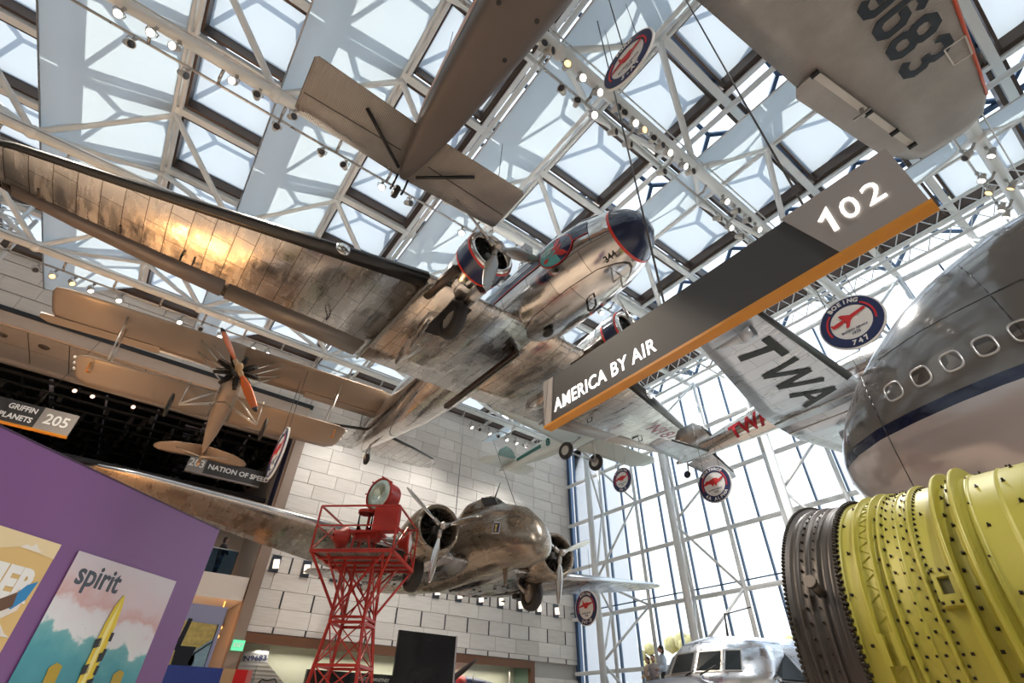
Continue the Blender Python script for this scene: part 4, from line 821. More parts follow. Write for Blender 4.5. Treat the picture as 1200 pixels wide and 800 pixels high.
fn = wing([(.95, -5.3, 1.1, 0, .06), (1.6, -5.6, 1.0, 0, .05), (1.9, -5.95, .5, 0, .02)], 1); fn.v = [(x, z, y) for x, y, z in fn.v]; fn.build('fin', mat('fin_green_grey', (.25, .38, .34), .5), pt)
# ---- jumbo jet nose, right
jj = thing('jet_nose', 'huge grey and white jet airliner nose with oval windows at the right edge', 'airplane', (12.629, 4.044, 6.253), (0, -.012, PI/2+.18))
S_ = [0,.06,.2,.5,1,1.6,2.3,3,4,5,6.5,8,11]; W_ = [.04,.38,.7,1.15,1.65,2.02,2.37,2.62,2.87,3.03,3.17,3.25,3.25]
def jz(s): return .12*min(1, s)+.0
def jt(s): return [.04,.42,.8,1.3,1.95,2.55,3.15,3.6,4.1,4.4,4.5,4.5,4.5][S_.index(s)]
def jb(s): return [.04,.36,.66,1.05,1.45,1.8,2.2,2.5,2.85,3.1,3.35,3.5,3.55][S_.index(s)]
JF = [(-s, 0, w_, jt(s), jb(s)) for s, w_ in zip(S_, W_)]
def jcol():
    m, n, b, N, L = newmat('jet_livery'); tcn = N.new('ShaderNodeTexCoord'); sx = N.new('ShaderNodeSeparateXYZ'); L.new(tcn.outputs['Object'], sx.inputs[0])
    rp = N.new('ShaderNodeValToRGB'); rp.color_ramp.interpolation = 'CONSTANT'; mr = N.new('ShaderNodeMapRange'); mr.inputs[1].default_value = -1; mr.inputs[2].default_value = 1
    L.new(sx.outputs['Z'], mr.inputs[0]); L.new(mr.outputs[0], rp.inputs[0])
    e = rp.color_ramp.elements; e[0].position = 0; e[0].color = (.50, .44, .42, 1); e[1].position = .5; e[1].color = (.008, .014, .045, 1)
    q = e.new(.61); q.color = (.15, .14, .13, 1)
    L.new(rp.outputs[0], b.inputs['Base Color']); b.inputs['Roughness'].default_value = .16; b.inputs['Metallic'].default_value = .25; b.inputs['Coat Weight'].default_value = .6; b.inputs['Coat Roughness'].default_value = .06
    nz = N.new('ShaderNodeTexNoise'); nz.inputs['Scale'].default_value = 1.6; L.new(tcn.outputs['Object'], nz.inputs['Vector'])
    bp = N.new('ShaderNodeBump'); bp.inputs['Strength'].default_value = .12; bp.inputs['Distance'].default_value = .1; L.new(nz.outputs['Fac'], bp.inputs['Height']); L.new(bp.outputs[0], b.inputs['Normal']); return m
def jring(x, n=72):
    s_ = finterp(JF, x); return fring(s_[0], s_[1], s_[2], s_[3], s_[4], 2.15, n=n)
xs_ = [0,-.02,-.06,-.12,-.2,-.35,-.5,-.75,-1,-1.3,-1.6,-2,-2.4,-3,-3.6,-4.3,-5,-6,-7,-8,-11]
MB().loft([jring(x) for x in xs_]).build('hull', jcol(), jj)
SEAM = mat('hull_seam', (.03, .03, .03), .5); WFR = mat('window_surround', (.62, .6, .58), .25, .6)
def jp(x, z, off=0.):
    _, cz, hw, ht, hb = finterp(JF, x); h = ht if z > 0 else hb; r = max(0, 1-(abs(z)/h)**2.15)**(1/2.15)
    n = Vector((.15, 1, z/h*.5)).normalized(); return Vector((x, (hw*r), z))+n*off
for k in range(9):
    x = -1.58-.508*k-.0; zc = .78
    def shp(sx, sz, off, n=20):
        return [jp(x+sx*math.copysign(abs(math.cos(t))**.6, math.cos(t)), zc+sz*math.copysign(abs(math.sin(t))**.6, math.sin(t)), off) for t in [2*PI*i/n for i in range(n)]]
    fr_ = MB().loft([shp(.165, .215, .004), shp(.16, .21, .02), shp(.135, .18, .02), shp(.13, .175, -.04)], cap0=False, cap1=False).build('cabin_window', WFR, jj)
    MB().add(shp(.135, .18, -.0), [tuple(range(20))]).build('window_pane', mat('window_dark', (.06, .055, .05), .06, coat=.5), fr_)
for x in (-1.15,):
    MB().path([jp(x, z, .006) for z in [-2.2+.2*i for i in range(24)] if abs(z) < 1.9], .010, 4).build('seam', SEAM, jj)
for x, m_ in ((-3.6, SEAM), (-5.2, SEAM)): MB().path([jp(x, z, .006) for z in [-2.2+.25*i for i in range(22)]], .008, 4).build('seam', SEAM, jj)
MB().path([jp(-1.6-.3*i, 1.75, .004) for i in range(18)], .008, 4).build('seam', SEAM, jj)
# ================================================================ SIGNS
SG_D = mat('sign_charcoal', (.042, .040, .040), .5); SG_G = mat('sign_grey', (.30, .275, .26), .45); SG_O = mat('sign_orange_edge', (.62, .25, .015), .4)
GLOW = mat('sign_letter_glow', (1, .95, .9), .4, emit=1.0, ecol=(1, .97, .92))
sg_ = thing('hanging_sign', 'long charcoal gallery sign AMERICA BY AIR 102 with an orange lower edge', 'sign', (5, 5.82, 5.73))
# runs along -Y from the near end; local: u = -y
MB().poly([(0, .0, 0), (0, -5.08, 0), (0, -4.74, .93), (0, .0, .93)], (.12, 0, 0)).build('dark_panel', SG_D, sg_)
MB().poly([(-.03, -5.05, .01), (-.03, -5.90, .01), (-.03, -5.90, .96), (-.03, -4.68, .96)], (.15, 0, 0)).build('number_panel', SG_G, sg_)
MB().poly([(-.02, .02, 0), (-.02, .02, .93), (-.02, -.24, .93), (-.02, -.14, 0)], (.14, 0, 0)).build('end_panel', mat('end_panel_grey', (.42, .385, .36), .45), sg_)
MB().poly([(-.03, .02, 0), (-.03, .02, .93), (-.03, -.12, .93)], (.01, 0, 0)).build('end_fold', SG_G, sg_)
MB().box((-.035, -5.92, -.03), (.14, .03, .015)).build('edge_strip', SG_O, sg_)
text('AMERICA BY AIR', (-.01, -.25, .30), (0, -1, 0), (0, 0, 1), .355, GLOW, sg_, .012, align='LEFT', sx=.80, spacing=1.08)
text('02', (-.045, -5.46, .47), (0, -1, 0), (0, 0, 1), .44, GLOW, sg_, .0, spacing=1.2, sx=.92)
for q_ in ribbon([(-.10, .235), (0, .33), (0, -.01)], .055):
    MB().poly([(-.045, -5.13-p.x, .31+p.y) for p in q_], (.004, 0, 0)).build('lettering', GLOW, sg_)
def wire(a, b, r=.012, lab='thin steel suspension cable'):
    o = MB().tube((0, 0, 0), Vector(b)-Vector(a), r, n=6).build('suspension_cable', WIRE); o.location = a; return o
def cable(a, b, lab, r=.012): tag(wire(a, b, r), lab, 'cable')
cable((5.06, 3.06, 6.66), (5.06, 3.06, 20), 'steel cable rising from the America By Air sign in front of the airliner nose', .018)
cable((5.06, .87, 6.66), (5.06, .87, 20), 'steel cable rising from the charcoal sign near its grey number end', .014)
cable((9.0, 11.9, 6.75), (14.9, 23.4, 17.2), 'thin cable from the roof to the fuselage top of the olive-grey twin-engine airplane')
cable((7.0, 12.2, 6.3), (13.4, 23.4, 17.2), 'thin cable beside the propeller of the olive-grey airplane')
cable((4.9, 7.9, 12.6), (4.9, 7.6, 17.4), 'cable holding the right engine of the polished airliner')
cable((3.8, 1.9, 11.8), (3.8, 1.9, 20), 'cable holding the oval badge near the roof')
cable((2.0, 6.6, 13.8), (2.0, 6.6, 20), 'cable above the tail of the corrugated airplane')
def gsign(loc, s1, s2, right, wd, ht, lab, org=0.):
    t = thing('gallery_sign', lab, 'sign', loc)
    MB().box((0, -.06, 0), (wd, .1, ht)).build('dark_panel', SG_D, t); MB().box((0, -.1, -.06), (wd, .12, 0)).build('edge_strip', SG_O if org else SG_G, t)
    nw = wd*(.16 if right else .22)
    nx = wd-nw if right else 0
    MB().box((nx, -.1, 0), (nx+nw, -.04, ht)).build('number_panel', SG_G, t)
    text(s2, (nx+nw/2, -.11, ht*.5), (1, 0, 0), (0, 0, 1), ht*.66, PRWHITE, t, .02, sx=.9)
    lines = s1.split('\n')
    for i, l in enumerate(lines):
        if right: text(l, (nx-.15, -.07, ht*(.5 if len(lines) == 1 else .72-.44*i)), (1, 0, 0), (0, 0, 1), ht*.33, PRWHITE, t, .03, align='RIGHT', sx=.85)
        else: text(l, (nw+.15, -.07, ht*.5), (1, 0, 0), (0, 0, 1), ht*.44, PRWHITE, t, .03, align='LEFT')
    return t
g1 = gsign((-11.5, 26.5, 10.9), 'GRIFFIN\nEXPLORING THE PLANETS', '205', True, 7.45, .95, 'dark hanging gallery sign EXPLORING THE PLANETS 205 at the left edge', 1)
g2 = gsign((.6, 30.0, 11.9), 'NATION OF SPEED', '203', False, 3.75, .85, 'dark hanging gallery sign 203 NATION OF SPEED below the biplane tail', 0)
cable((-5.6, 26.5, 11.9), (-5.0, 26.5, 15.6), 'thin yellowish cable above the 205 gallery sign')
# round badges, all facing the left side of the hall (-X)
def badge(loc, dia, l1, l2, sub, lab, plane='twin', hl=1.6):
    t = thing('round_badge', lab, 'sign', loc); R = dia/2
    def disc(r0, r1, x, th, m, nm, a0=0, a1=2*PI, n=48):
        bb = MB(); full = a1-a0 > 6.28
        for i in range(n):
            p, q = a0+(a1-a0)*i/n, a0+(a1-a0)*(i+1)/n
            bb.poly([(x, -r0*math.cos(p), r0*math.sin(p)), (x, -r1*math.cos(p), r1*math.sin(p)), (x, -r1*math.cos(q), r1*math.sin(q)), (x, -r0*math.cos(q), r0*math.sin(q))], (th, 0, 0))
        return bb.build(nm, m, t)
    MB().tube((0, 0, 0), (.04, 0, 0), R, n=48).build('disc', PRWHITE, t)
    disc(R*.64, R*.95, -.008, .008, PRNAVY, 'navy_ring')
    for a0, a1 in ((-.35, .85), (2.3, 3.5)): disc(R*.70, R*.76, -.014, .006, PRRED, 'red_arc', a0, a1, 16)
    def arc(s, rad, size, top):
        n = len(s); stp = size*.78/rad
        for i, ch in enumerate(s):
            if ch == ' ': continue
            a = (PI/2+stp*(n-1)/2-stp*i) if top else (-PI/2-stp*(n-1)/2+stp*i)
            pos = (-.016, -rad*math.cos(a), rad*math.sin(a)); r = Vector((0, -math.cos(a), math.sin(a)))
            Y = r if top else -r; X = Vector((0, -Y.z, Y.y)) if False else Y.cross(Vector((-1, 0, 0)))
            text(ch, pos, X, Y, size, PRWHITE, t, .04, .001)
    arc(l1, R*.80, R*.22, True); arc(l2, R*.80, R*.24, False)
    text('ENTERED SERVICE', (-.012, 0, -R*.30), (0, -1, 0), (0, 0, 1), R*.1, PRNAVY, t, .02, .001); text(sub, (-.012, 0, -R*.44), (0, -1, 0), (0, 0, 1), R*.14, PRNAVY, t, .02, .001)
    P = {'jet': [(-.55,-.12),(-.6,.05),(-.5,-.0),(-.2,.06),(-.28,.24),(-.18,.24),(.05,.12),(.5,.2),(.56,.15),(.5,.1),(.1,.0),(.0,-.1),(-.1,-.28),(-.2,-.28),(-.12,-.05),(-.4,-.12)],
         'mono': [(-.62,-.1),(-.3,-.06),(-.15,-.12),(-.1,-.25),(.0,-.12),(.1,-.26),(.18,-.1),(.36,-.06),(.62,.12),(.58,.16),(.3,.06),(.22,.14),(.0,.18),(-.25,.1),(-.45,.12),(-.5,.04),(-.6,0)],
         'twin': [(-.65,-.08),(-.2,-.04),(-.1,-.16),(.1,-.16),(.2,-.04),(.6,.08),(.6,.14),(.25,.1),(.18,.16),(-.05,.14),(-.18,.16),(-.22,.3),(-.28,.28),(-.26,.08),(-.62,-.02)]}[plane]
    polyobj('airplane_emblem', [(x*R*1.02, y*R*1.05+R*.13) for x, y in P], (-.012, 0, 0), (0, -1, 0), (0, 0, 1), PRRED, t, .004)
    for s2 in (-1, 1): MB().tube((.02, s2*R*.5, R*.8), (.02, s2*R*.5, R*.8+hl), .008, n=5).build('hanger', WIRE, t)
    return t
badge((9.79, 1.96, 8.08), 1.2, 'BOEING', '747', '1970', 'round white and navy badge BOEING 747 with red jet, above the jet nose', 'jet')
badge((14.28, 8.37, 7.87), 1.2, 'NORTHROP', '4A ALPHA', '1930', 'round badge NORTHROP 4A ALPHA with red airplane, against the window wall', 'mono', 2.4)
badge((17.55, 14.97, 10.97), 1.2, 'PITCAIRN', 'PA-5', '1927', 'small round badge PA-5, highest and farthest on the window wall', 'mono')
badge((14.59, 14.96, 5.16), 1.2, 'BOEING', '247-D', '1933', 'round badge 247-D hanging where stone wall and windows meet', 'twin')
badge((1.79, 11.42, 6.36), 1.2, 'WRIGHT', 'FLYER', '1903', 'round badge seen almost edge-on in front of the gallery opening at left', 'mono')
badge((3.82, 1.9, 11.19), 1.2, 'FORD', '5-AT', '1928', 'sunlit oval-looking badge near the roof at the top centre', 'twin')
# ================================================================ PURPLE POSTER WALL
az = math.radians(41.6)
pw = thing('poster_wall', 'tall purple partition wall at the lower left', 'partition', (.77, 7.1, 0), (0, 0, az))
PUR = mat('purple_paint', (.20, .085, .25), .38, var=.10, vs=.8, bump=.05, bs=120)
MB().box((-6, 0, 0), (0, .4, 3.42)).build('panel', PUR, pw); MB().box((-6, -.004, 3.42), (.004, .41, 3.435)).build('top_edge', mat('purple_edge', (.05, .02, .06), .5), pw)
def poster(u0, top, wd, ht, lab):
    t = thing('poster', lab, 'poster', Vector((.77, 7.1, 0))+Matrix.Rotation(az, 3, 'Z') @ Vector((u0, -.012, top)), (0, 0, az)); return t
def pshape(t, name, pts, m, d=.0): return MB().poly([(x, -.004-d, z) for x, z in pts], (0, -.002, 0)).build(name, m, t)
def sea():
    m, n, b, N, L = newmat('beach_print'); tcn = N.new('ShaderNodeTexCoord'); sx = N.new('ShaderNodeSeparateXYZ'); L.new(tcn.outputs['Object'], sx.inputs[0])
    nz = N.new('ShaderNodeTexNoise'); nz.inputs['Scale'].default_value = 5; nz.inputs['Detail'].default_value = 8; L.new(tcn.outputs['Object'], nz.inputs['Vector'])
    a = N.new('ShaderNodeMath'); a.operation = 'MULTIPLY_ADD'; a.inputs[1].default_value = .42; L.new(nz.outputs['Fac'], a.inputs[0]); L.new(sx.outputs['Z'], a.inputs[2])
    a2 = N.new('ShaderNodeMath'); a2.operation = 'MULTIPLY_ADD'; a2.inputs[1].default_value = .12; L.new(sx.outputs['X'], a2.inputs[0]); L.new(a.outputs[0], a2.inputs[2])
    mr = N.new('ShaderNodeMapRange'); mr.inputs[1].default_value = -1.4; mr.inputs[2].default_value = .3; L.new(a2.outputs[0], mr.inputs[0])
    rp = N.new('ShaderNodeValToRGB'); e = rp.color_ramp.elements; e[0].position = 0; e[0].color = (.02, .16, .24, 1); e[1].position = 1; e[1].color = (.62, .58, .64, 1)
    for p, c in ((.52, (.07, .32, .38)), (.60, (.16, .42, .45)), (.62, (.72, .74, .76)), (.72, (.70, .68, .72)), (.76, (.62, .40, .40)), (.84, (.64, .54, .58))): q = e.new(p); q.color = (*c, 1)
    L.new(mr.outputs[0], rp.inputs[0]); L.new(rp.outputs[0], b.inputs['Base Color']); b.inputs['Roughness'].default_value = .5; return m
p2 = poster(-1.55, 2.77, 1.2, 1.75, 'beach poster lettered spirit with a yellow jet seen from above')
MB().box((0, -.004, -1.75), (1.2, 0, 0)).build('print', sea(), p2)
text('spirit', (.09, -.006, -.165), (1, 0, 0), (0, 0, 1), .26, mat('print_slate', (.06, .075, .1), .5), p2, .02, .001, align='LEFT', sx=.86)
YEL = mat('print_yellow', (.80, .62, .05), .5); YEL2 = mat('print_yellow_dark', (.45, .32, .03), .5); PGR = mat('print_wing_grey', (.30, .30, .38), .5); PGR2 = mat('print_wing_dark', (.16, .16, .22), .5); PBK = mat('print_black', (.02, .02, .025), .5)
pshape(p2, 'jet_wing', [(.56, -.98), (.05, -1.5), (-.0, -1.62), (.0, -1.72), (.35, -1.55), (.6, -1.5)], PGR, .001); pshape(p2, 'jet_wing', [(.72, -.98), (1.18, -1.42), (1.19, -1.56), (.95, -1.5), (.68, -1.5)], PGR, .001)
pshape(p2, 'jet_wing_root', [(.56, -1.05), (.42, -1.35), (.9, -1.35), (.72, -1.05)], PGR2, .003)
pshape(p2, 'jet_belly', [(.1, -1.62), (.5, -1.3), (.8, -1.3), (1.1, -1.5), (1.1, -1.74), (.1, -1.74)], YEL, .004)
for x in (.28, .93): pshape(p2, 'jet_engine', [(x, -1.1), (x-.02, -.86), (x+.03, -.82), (x+.09, -.84), (x+.1, -1.05), (x+.06, -1.16)], YEL2, .004)
pshape(p2, 'jet_fuselage', [(.64, -.24), (.60, -.34), (.58, -.5), (.57, -1.74), (.72, -1.74), (.70, -.5), (.68, -.34), (.66, -.26)], YEL, .006)
pshape(p2, 'jet_highlight', [(.64, -.28), (.61, -.5), (.61, -1.3), (.64, -1.3), (.65, -.5)], mat('print_yellow_light', (.9, .8, .3), .5), .009)
for i in range(9): pshape(p2, 'jet_marking', [(.56+.1*(i % 2), -.62-.1*i), (.62+.1*(i % 2), -.60-.1*i), (.63+.09*(i % 2), -.67-.1*i), (.57+.1*(i % 2), -.69-.1*i)], PBK, .009)
for i in range(7): pshape(p2, 'jet_marking', [(.69, -.55-.13*i), (.72, -.55-.13*i), (.72, -.62-.13*i), (.69, -.62-.13*i)], PBK, .010)
p1 = poster(-2.94, 2.77, 1.21, 1.75, 'tan poster with white slanted FRONTIER lettering, clouds and a jet')
TAN = mat('print_tan', (.72, .50, .20), .5, var=.1, vs=1.5); CLD = mat('print_cloud', (.80, .76, .70), .5); 
MB().box((0, -.004, -1.75), (1.21, 0, 0)).build('print', TAN, p1)
pshape(p1, 'sky_shade', [(0, 0), (1.21, 0), (1.21, -.12), (.9, -.1), (.6, -.2), (.3, -.12), (0, -.2)], mat('print_tan_light', (.80, .66, .40), .5), .001)
for cx_, cz_, k in ((.55, -.12, 1), (1.0, -.10, .6), (.62, -.95, 1.2), (1.08, -.70, .8), (.3, -.6, 1)): pshape(p1, 'cloud', [(cx_-.16*k, cz_), (cx_-.1*k, cz_+.05*k), (cx_-.02*k, cz_+.04*k), (cx_+.02*k, cz_+.09*k), (cx_+.09*k, cz_+.03*k), (cx_+.16*k, cz_)], CLD, .002)
tx = text('FRONTIER', (1.16, -.008, -.36), (1, 0, 0), (.12, 0, 1), .31, PRWHITE, p1, .05, .001, align='RIGHT', sx=.72)
pshape(p1, 'jet_body', [(.1, -.58), (.95, -.52), (1.10, -.42), (1.16, -.40), (1.15, -.52), (1.05, -.60), (.1, -.72)], CLD, .004); pshape(p1, 'jet_tail', [(1.02, -.5), (1.12, -.34), (1.19, -.30), (1.17, -.44), (1.1, -.52)], mat('print_blue', (.03, .25, .55), .5), .006); pshape(p1, 'jet_tail_dark', [(.9, -.52), (1.08, -.40), (1.10, -.5), (.98, -.58)], mat('print_brown', (.14, .07, .04), .5), .007)
text('FRONTIER', (.85, -.012, -.62), (1, 0, .05), (0, 0, 1), .09, PRNAVY, p1, .03, .001, align='RIGHT')
pshape(p1, 'mountain', [(0, -1.2), (.3, -1.0), (.55, -1.12), (.9, -.93), (1.21, -1.1), (1.21, -1.74), (0, -1.74)], mat('print_slate_blue', (.10, .15, .19), .5, var=.3, vs=9), .003); pshape(p1, 'snow', [(.6, -1.1), (.9, -.93), (1.15, -1.07), (1.02, -1.16), (.93, -1.08), (.84, -1.2), (.75, -1.1)], PRWHITE, .005)
pshape(p1, 'snow', [(.1, -1.15), (.3, -1.0), (.5, -1.12), (.4, -1.2), (.3, -1.1), (.2, -1.22)], PRWHITE, .005); pshape(p1, 'eagle', [(.98, -.9), (1.02, -.8), (1.06, -.84), (1.1, -.76), (1.08, -.9)], mat('print_brown', (.14, .07, .04), .5), .006)
# ---- lavender display panel behind the purple wall
lv = thing('picture_panel', 'lavender-blue framed panel with a yellow and blue picture right of the purple wall', 'panel', (3.0, 18.5, 0))
LAV = mat('lavender_paint', (.42, .47, .74), .5)
MB().box((-5, 0, 0), (0, .3, 4.26)).build('panel', LAV, lv)
PY = mat('print_foliage', (.66, .56, .20), .4, var=.5, vs=9); PB = mat('print_dark_frame', (.012, .02, .035), .4); PBL = mat('print_blue_white', (.30, .50, .82), .4, var=.7, vs=5)
def pp(nm, pts, m_, d): MB().poly([(x, -.01-d, z) for x, z in pts], (0, -.004, 0)).build(nm, m_, lv)
pp('picture', [(-5, 3.95), (-.11, 3.78), (-.11, .5), (-5, .5)], PY, 0)
pp('picture_dark', [(-5, 3.2), (-.47, 3.2), (-.53, 2.83), (-.69, 2.35), (-.9, 1.5), (-5, 1.2)], PB, .005)
pp('picture_bar', [(-.93, 3.88), (-.82, 3.87), (-.88, 3.16), (-1.02, 3.18)], PB, .005); pp('picture_dark', [(-.58, 2.88), (-.46, 3.07), (-.40, 2.83), (-.66, 2.35), (-.93, 2.30)], PB, .010)
pp('picture_sweep', [(-.11, 3.44), (-.11, 2.71), (-.11, 2.35), (-.3, 2.35), (-.41, 2.68), (-.55, 2.8), (-.49, 3.12)], PBL, .010); pp('picture_bar', [(-.44, 2.68), (-.38, 2.73), (-.12, 2.4), (-.2, 2.36)], PB, .015); pp('picture_bar', [(-.5, 3.05), (-.11, 3.38), (-.11, 3.34), (-.5, 2.98)], PB, .015)
OLV = mat('print_olive', (.50, .50, .16), .4, var=.5, vs=9)
pp('picture_leaf', [(-.73, 2.30), (-.69, 2.58), (-.47, 2.68), (-.27, 2.49), (-.24, 2.30)], OLV, .015); pp('picture_leaf', [(-1.01, 2.3), (-1.06, 3.09), (-.97, 3.08), (-.92, 2.3)], PY, .015)
MB().box((-.12, -.03, .5), (-.10, 0, 3.8)).build('picture_edge', PB, lv)
tb = thing('striped_block', 'block striped navy, tan and red at the bottom beside the display case', 'block', (2.46, 15.0, 0))
for x0, x1, m_ in ((-1.2, .31, mat('block_blue', (.02, .05, .26), .4)), (.31, .58, mat('block_tan', (.42, .28, .15), .5)), (.58, .86, mat('block_red', (.52, .01, .012), .4)), (.86, .97, mat('block_rose', (.5, .16, .15), .5))): MB().box((x0, 0, 0), (x1, .5, 2.53)).build('stripe_block', m_, tb)
for z in (4.35, 4.0): tag(MB().lathe([(z-.06, .22), (z, .25), (z+.06, .22)], 'Z', (4.45, 28.7, .55), 20).tube((4.45, 28.7, z+.55), (4.45, 28.7, 5.97), .02, n=6).build('ring_lamp', mat('ring_glow', (1, .5, .1), .4, emit=1.5, ecol=(1, .42, .08))), 'orange glowing ring lamp %s in the doorway by the tan pilaster' % ('upper of two' if z > 4.2 else 'lower of two'), 'lamp')
# ================================================================ RED BEACON TOWER
tw = thing('beacon_tower', 'red lattice airway beacon tower with a railed platform', 'tower', (4.5, 11.95, 0), (0, 0, math.radians(-41)))
def L_(a, b, r=.032): return MB().bar(a, b, r*1.6, r*1.6)
hs = .93; hw_ = .37; hb = .75; zP, zW, zR = 4.6, 3.28, 5.58
cs = [(-1, -1), (1, -1), (1, 1), (-1, 1)]
for sx, sy in cs:
    L_((sx*hw_, sy*hw_, zW-.02), (sx*hb, sy*hb, 0), .035).build('leg', REDP, tw); L_((sx*hw_, sy*hw_, zW), (sx*hw_*.9, sy*hw_*.9, zP), .035).build('upper_leg', REDP, tw)
    L_((sx*hw_, sy*hw_, zW+.25), (sx*hs, sy*hs, zP), .028).build('platform_bracket', REDP, tw); L_((sx*hs, sy*hs, zP), (sx*hs, sy*hs, zR), .022).build('rail_post', REDP, tw)
for i in range(4):
    a, c = cs[i], cs[(i+1) % 4]
    L_((a[0]*hs, a[1]*hs, zR), (c[0]*hs, c[1]*hs, zR), .022).build('top_rail', REDP, tw); L_((a[0]*hs, a[1]*hs, zR-.45), (c[0]*hs, c[1]*hs, zR-.45), .018).build('mid_rail', REDP, tw)
    m_ = ((a[0]+c[0])/2*hs, (a[1]+c[1])/2*hs)
    if i != 0: L_((a[0]*hs, a[1]*hs, zP), (m_[0], m_[1], zR-.2), .016).build('rail_brace', REDP, tw); L_((c[0]*hs, c[1]*hs, zP), (m_[0], m_[1], zR-.2), .016).build('rail_brace', REDP, tw)
    L_((a[0]*hs, a[1]*hs, zP-.02), (c[0]*hs, c[1]*hs, zP-.02), .04).build('platform_edge', REDP, tw)
    L_((a[0]*hw_, a[1]*hw_, zW+.2), (c[0]*hs*.7, c[1]*hs*.7, zP), .022).build('brace', REDP, tw); L_((c[0]*hw_, c[1]*hw_, zW+.2), (a[0]*hs*.7, a[1]*hs*.7, zP), .022).build('brace', REDP, tw)
    L_((a[0]*hw_, a[1]*hw_, zW), (c[0]*hw_*.9, c[1]*hw_*.9, zP-.1), .016).build('brace', REDP, tw); L_((c[0]*hw_, c[1]*hw_, zW), (a[0]*hw_*.9, a[1]*hw_*.9, zP-.1), .016).build('brace', REDP, tw)
    zs = [zW, 2.5, 1.75, .95, .1]
    for k in range(len(zs)-1):
        h0, h1 = [hw_+(hb-hw_)*(zW-z)/zW for z in zs[k:k+2]]
        L_((a[0]*h0, a[1]*h0, zs[k]), (c[0]*h1, c[1]*h1, zs[k+1]), .015).build('brace', REDP, tw); L_((c[0]*h0, c[1]*h0, zs[k]), (a[0]*h1, a[1]*h1, zs[k+1]), .015).build('brace', REDP, tw)
        L_((a[0]*h0, a[1]*h0, zs[k]), (c[0]*h0, c[1]*h0, zs[k]), .034).build('girt', REDP, tw)
    L_((a[0]*hw_, a[1]*hw_, zW+.10), (c[0]*hw_, c[1]*hw_, zW+.10), .03).build('girt', REDP, tw)
dk = MB()
for i in range(22): x = -hs+.02+i*(2*hs-.04)/22; dk.box((x, -hs, zP-.005), (x+.055, hs, zP+.03))
dk.build('deck_slats', mat('deck_grey', (.22, .21, .2), .5, .4), tw)
for y in (-.45, .0, .45): L_((-hs, y, zP-.05), (hs, y, zP-.05), .035).build('deck_joist', REDP, tw)
# searchlight on a stand with a cabinet, course lights, table
bl = thing('searchlight', 'round red searchlight drum on top of the tower', 'searchlight', (4.43, 11.35, 5.97), (math.radians(-8), 0, math.radians(203)))
MB().lathe([(-.32, .02), (-.30, .30), (-.26, .34), (.10, .36), (.12, .40), (.17, .40), (.17, .36)], 'X', n=32).build('drum', REDP, bl)
MB().lathe([(.10, .001), (.17, .20), (.15, .36)], 'X', n=32).build('lens', mat('lens_green_glass', (.48, .56, .48), .08, .5, var=.6, vs=6), bl)
for k in range(8): t = 2*PI*k/8; MB().tube((.1, .41*math.cos(t), .41*math.sin(t)), (.2, .41*math.cos(t), .41*math.sin(t)), .02, n=6).build('clamp', REDP, bl)
tc_ = thing('tower_equipment', 'red cabinet and stand on the tower platform below the searchlight', 'cabinet', (4.5, 11.95, 4.63), (0, 0, math.radians(-41)))
MB().box((.3, -.75, .45), (.85, -.45, 1.0)).build('cabinet', REDP, tc_)
MB().box((-.25, -.7, .42), (.5, -.2, .47)).box((-.15, -.6, .3), (.4, -.3, .42)).build('stand_top', REDP, tc_)
for x in (-.2, .45):
    for y in (-.65, -.25): L_((x*.7, y, 0), (x*.5, y, .35), .03).build('stand_leg', REDP, tc_)
MB().tube((.02, -.5, .5), (.02, -.5, .95), .17, n=20).build('lamp_glass', glassm('lamp_clear', (.8, .82, .8)), tc_); MB().tube((.02, -.5, .9), (.02, -.5, .97), .2, n=20).build('lamp_cap', REDP, tc_); MB().tube((.1, -.5, .47), (.1, -.5, .95), .035, n=8).build('lamp_rod', REDP, tc_)
def course(loc, rz, lab, lensm):
    t = thing('course_light', lab, 'light', loc, (0, 0, rz)); MB().lathe([(-.24, .03), (-.2, .12), (-.08, .16), (.0, .25), (.05, .27), (.07, .25)], 'X', n=24).build('housing', REDP, t); MB().lathe([(.11, .001), (.08, .15), (.05, .25)], 'X', n=24).build('lens', lensm, t)
    MB().tube((0, 0, -.26), (0, 0, -.42), .05, n=8).build('foot', REDP, t)
course((3.85, 12.0, 5.02), math.radians(20), 'orange-red course light drum at the left of the tower platform', REDP)
course((5.28, 11.4, 5.02), math.radians(-35), 'course light with a pale glittering lens at the right of the tower platform', mat('lens_white_glass', (.7, .7, .68), .1, .3, var=.5, vs=14))
# ================================================================ JET ENGINE, lower right
en = thing('jet_engine', 'large jet engine casing with yellow-green rings and dark grey end at lower right', 'engine', (5.29, 1.64, 2.02))
YG = mat('zinc_chromate', (.43, .385, .055), .42, .1, var=.14, vs=2.2, rv=.08); DGY = mat('engine_dark_grey', (.085, .072, .062), .42, .55, var=.15, vs=2); BOLT = mat('bolt_dark', (.035, .028, .02), .4, .6)
OF = lambda y: y-1.64
def rings(prof, name, m):
    P = []
    for (a, ra), (b_, rb) in zip(prof[:-1], prof[1:]):
        for q in (.03, .97): P.append((OF(a+(b_-a)*q), ra+(rb-ra)*q))
    P = [(OF(prof[0][0]), prof[0][1])]+P+[(OF(prof[-1][0]), prof[-1][1])]
    return MB().lathe(P, 'Y', n=128).build(name, m, en)
def ridge(y, h, w=.012): return [(y+w*2.2, 1.2), (y+w, 1.2+h*.5), (y+w*.6, 1.2+h), (y-w*.6, 1.2+h), (y-w, 1.2)]
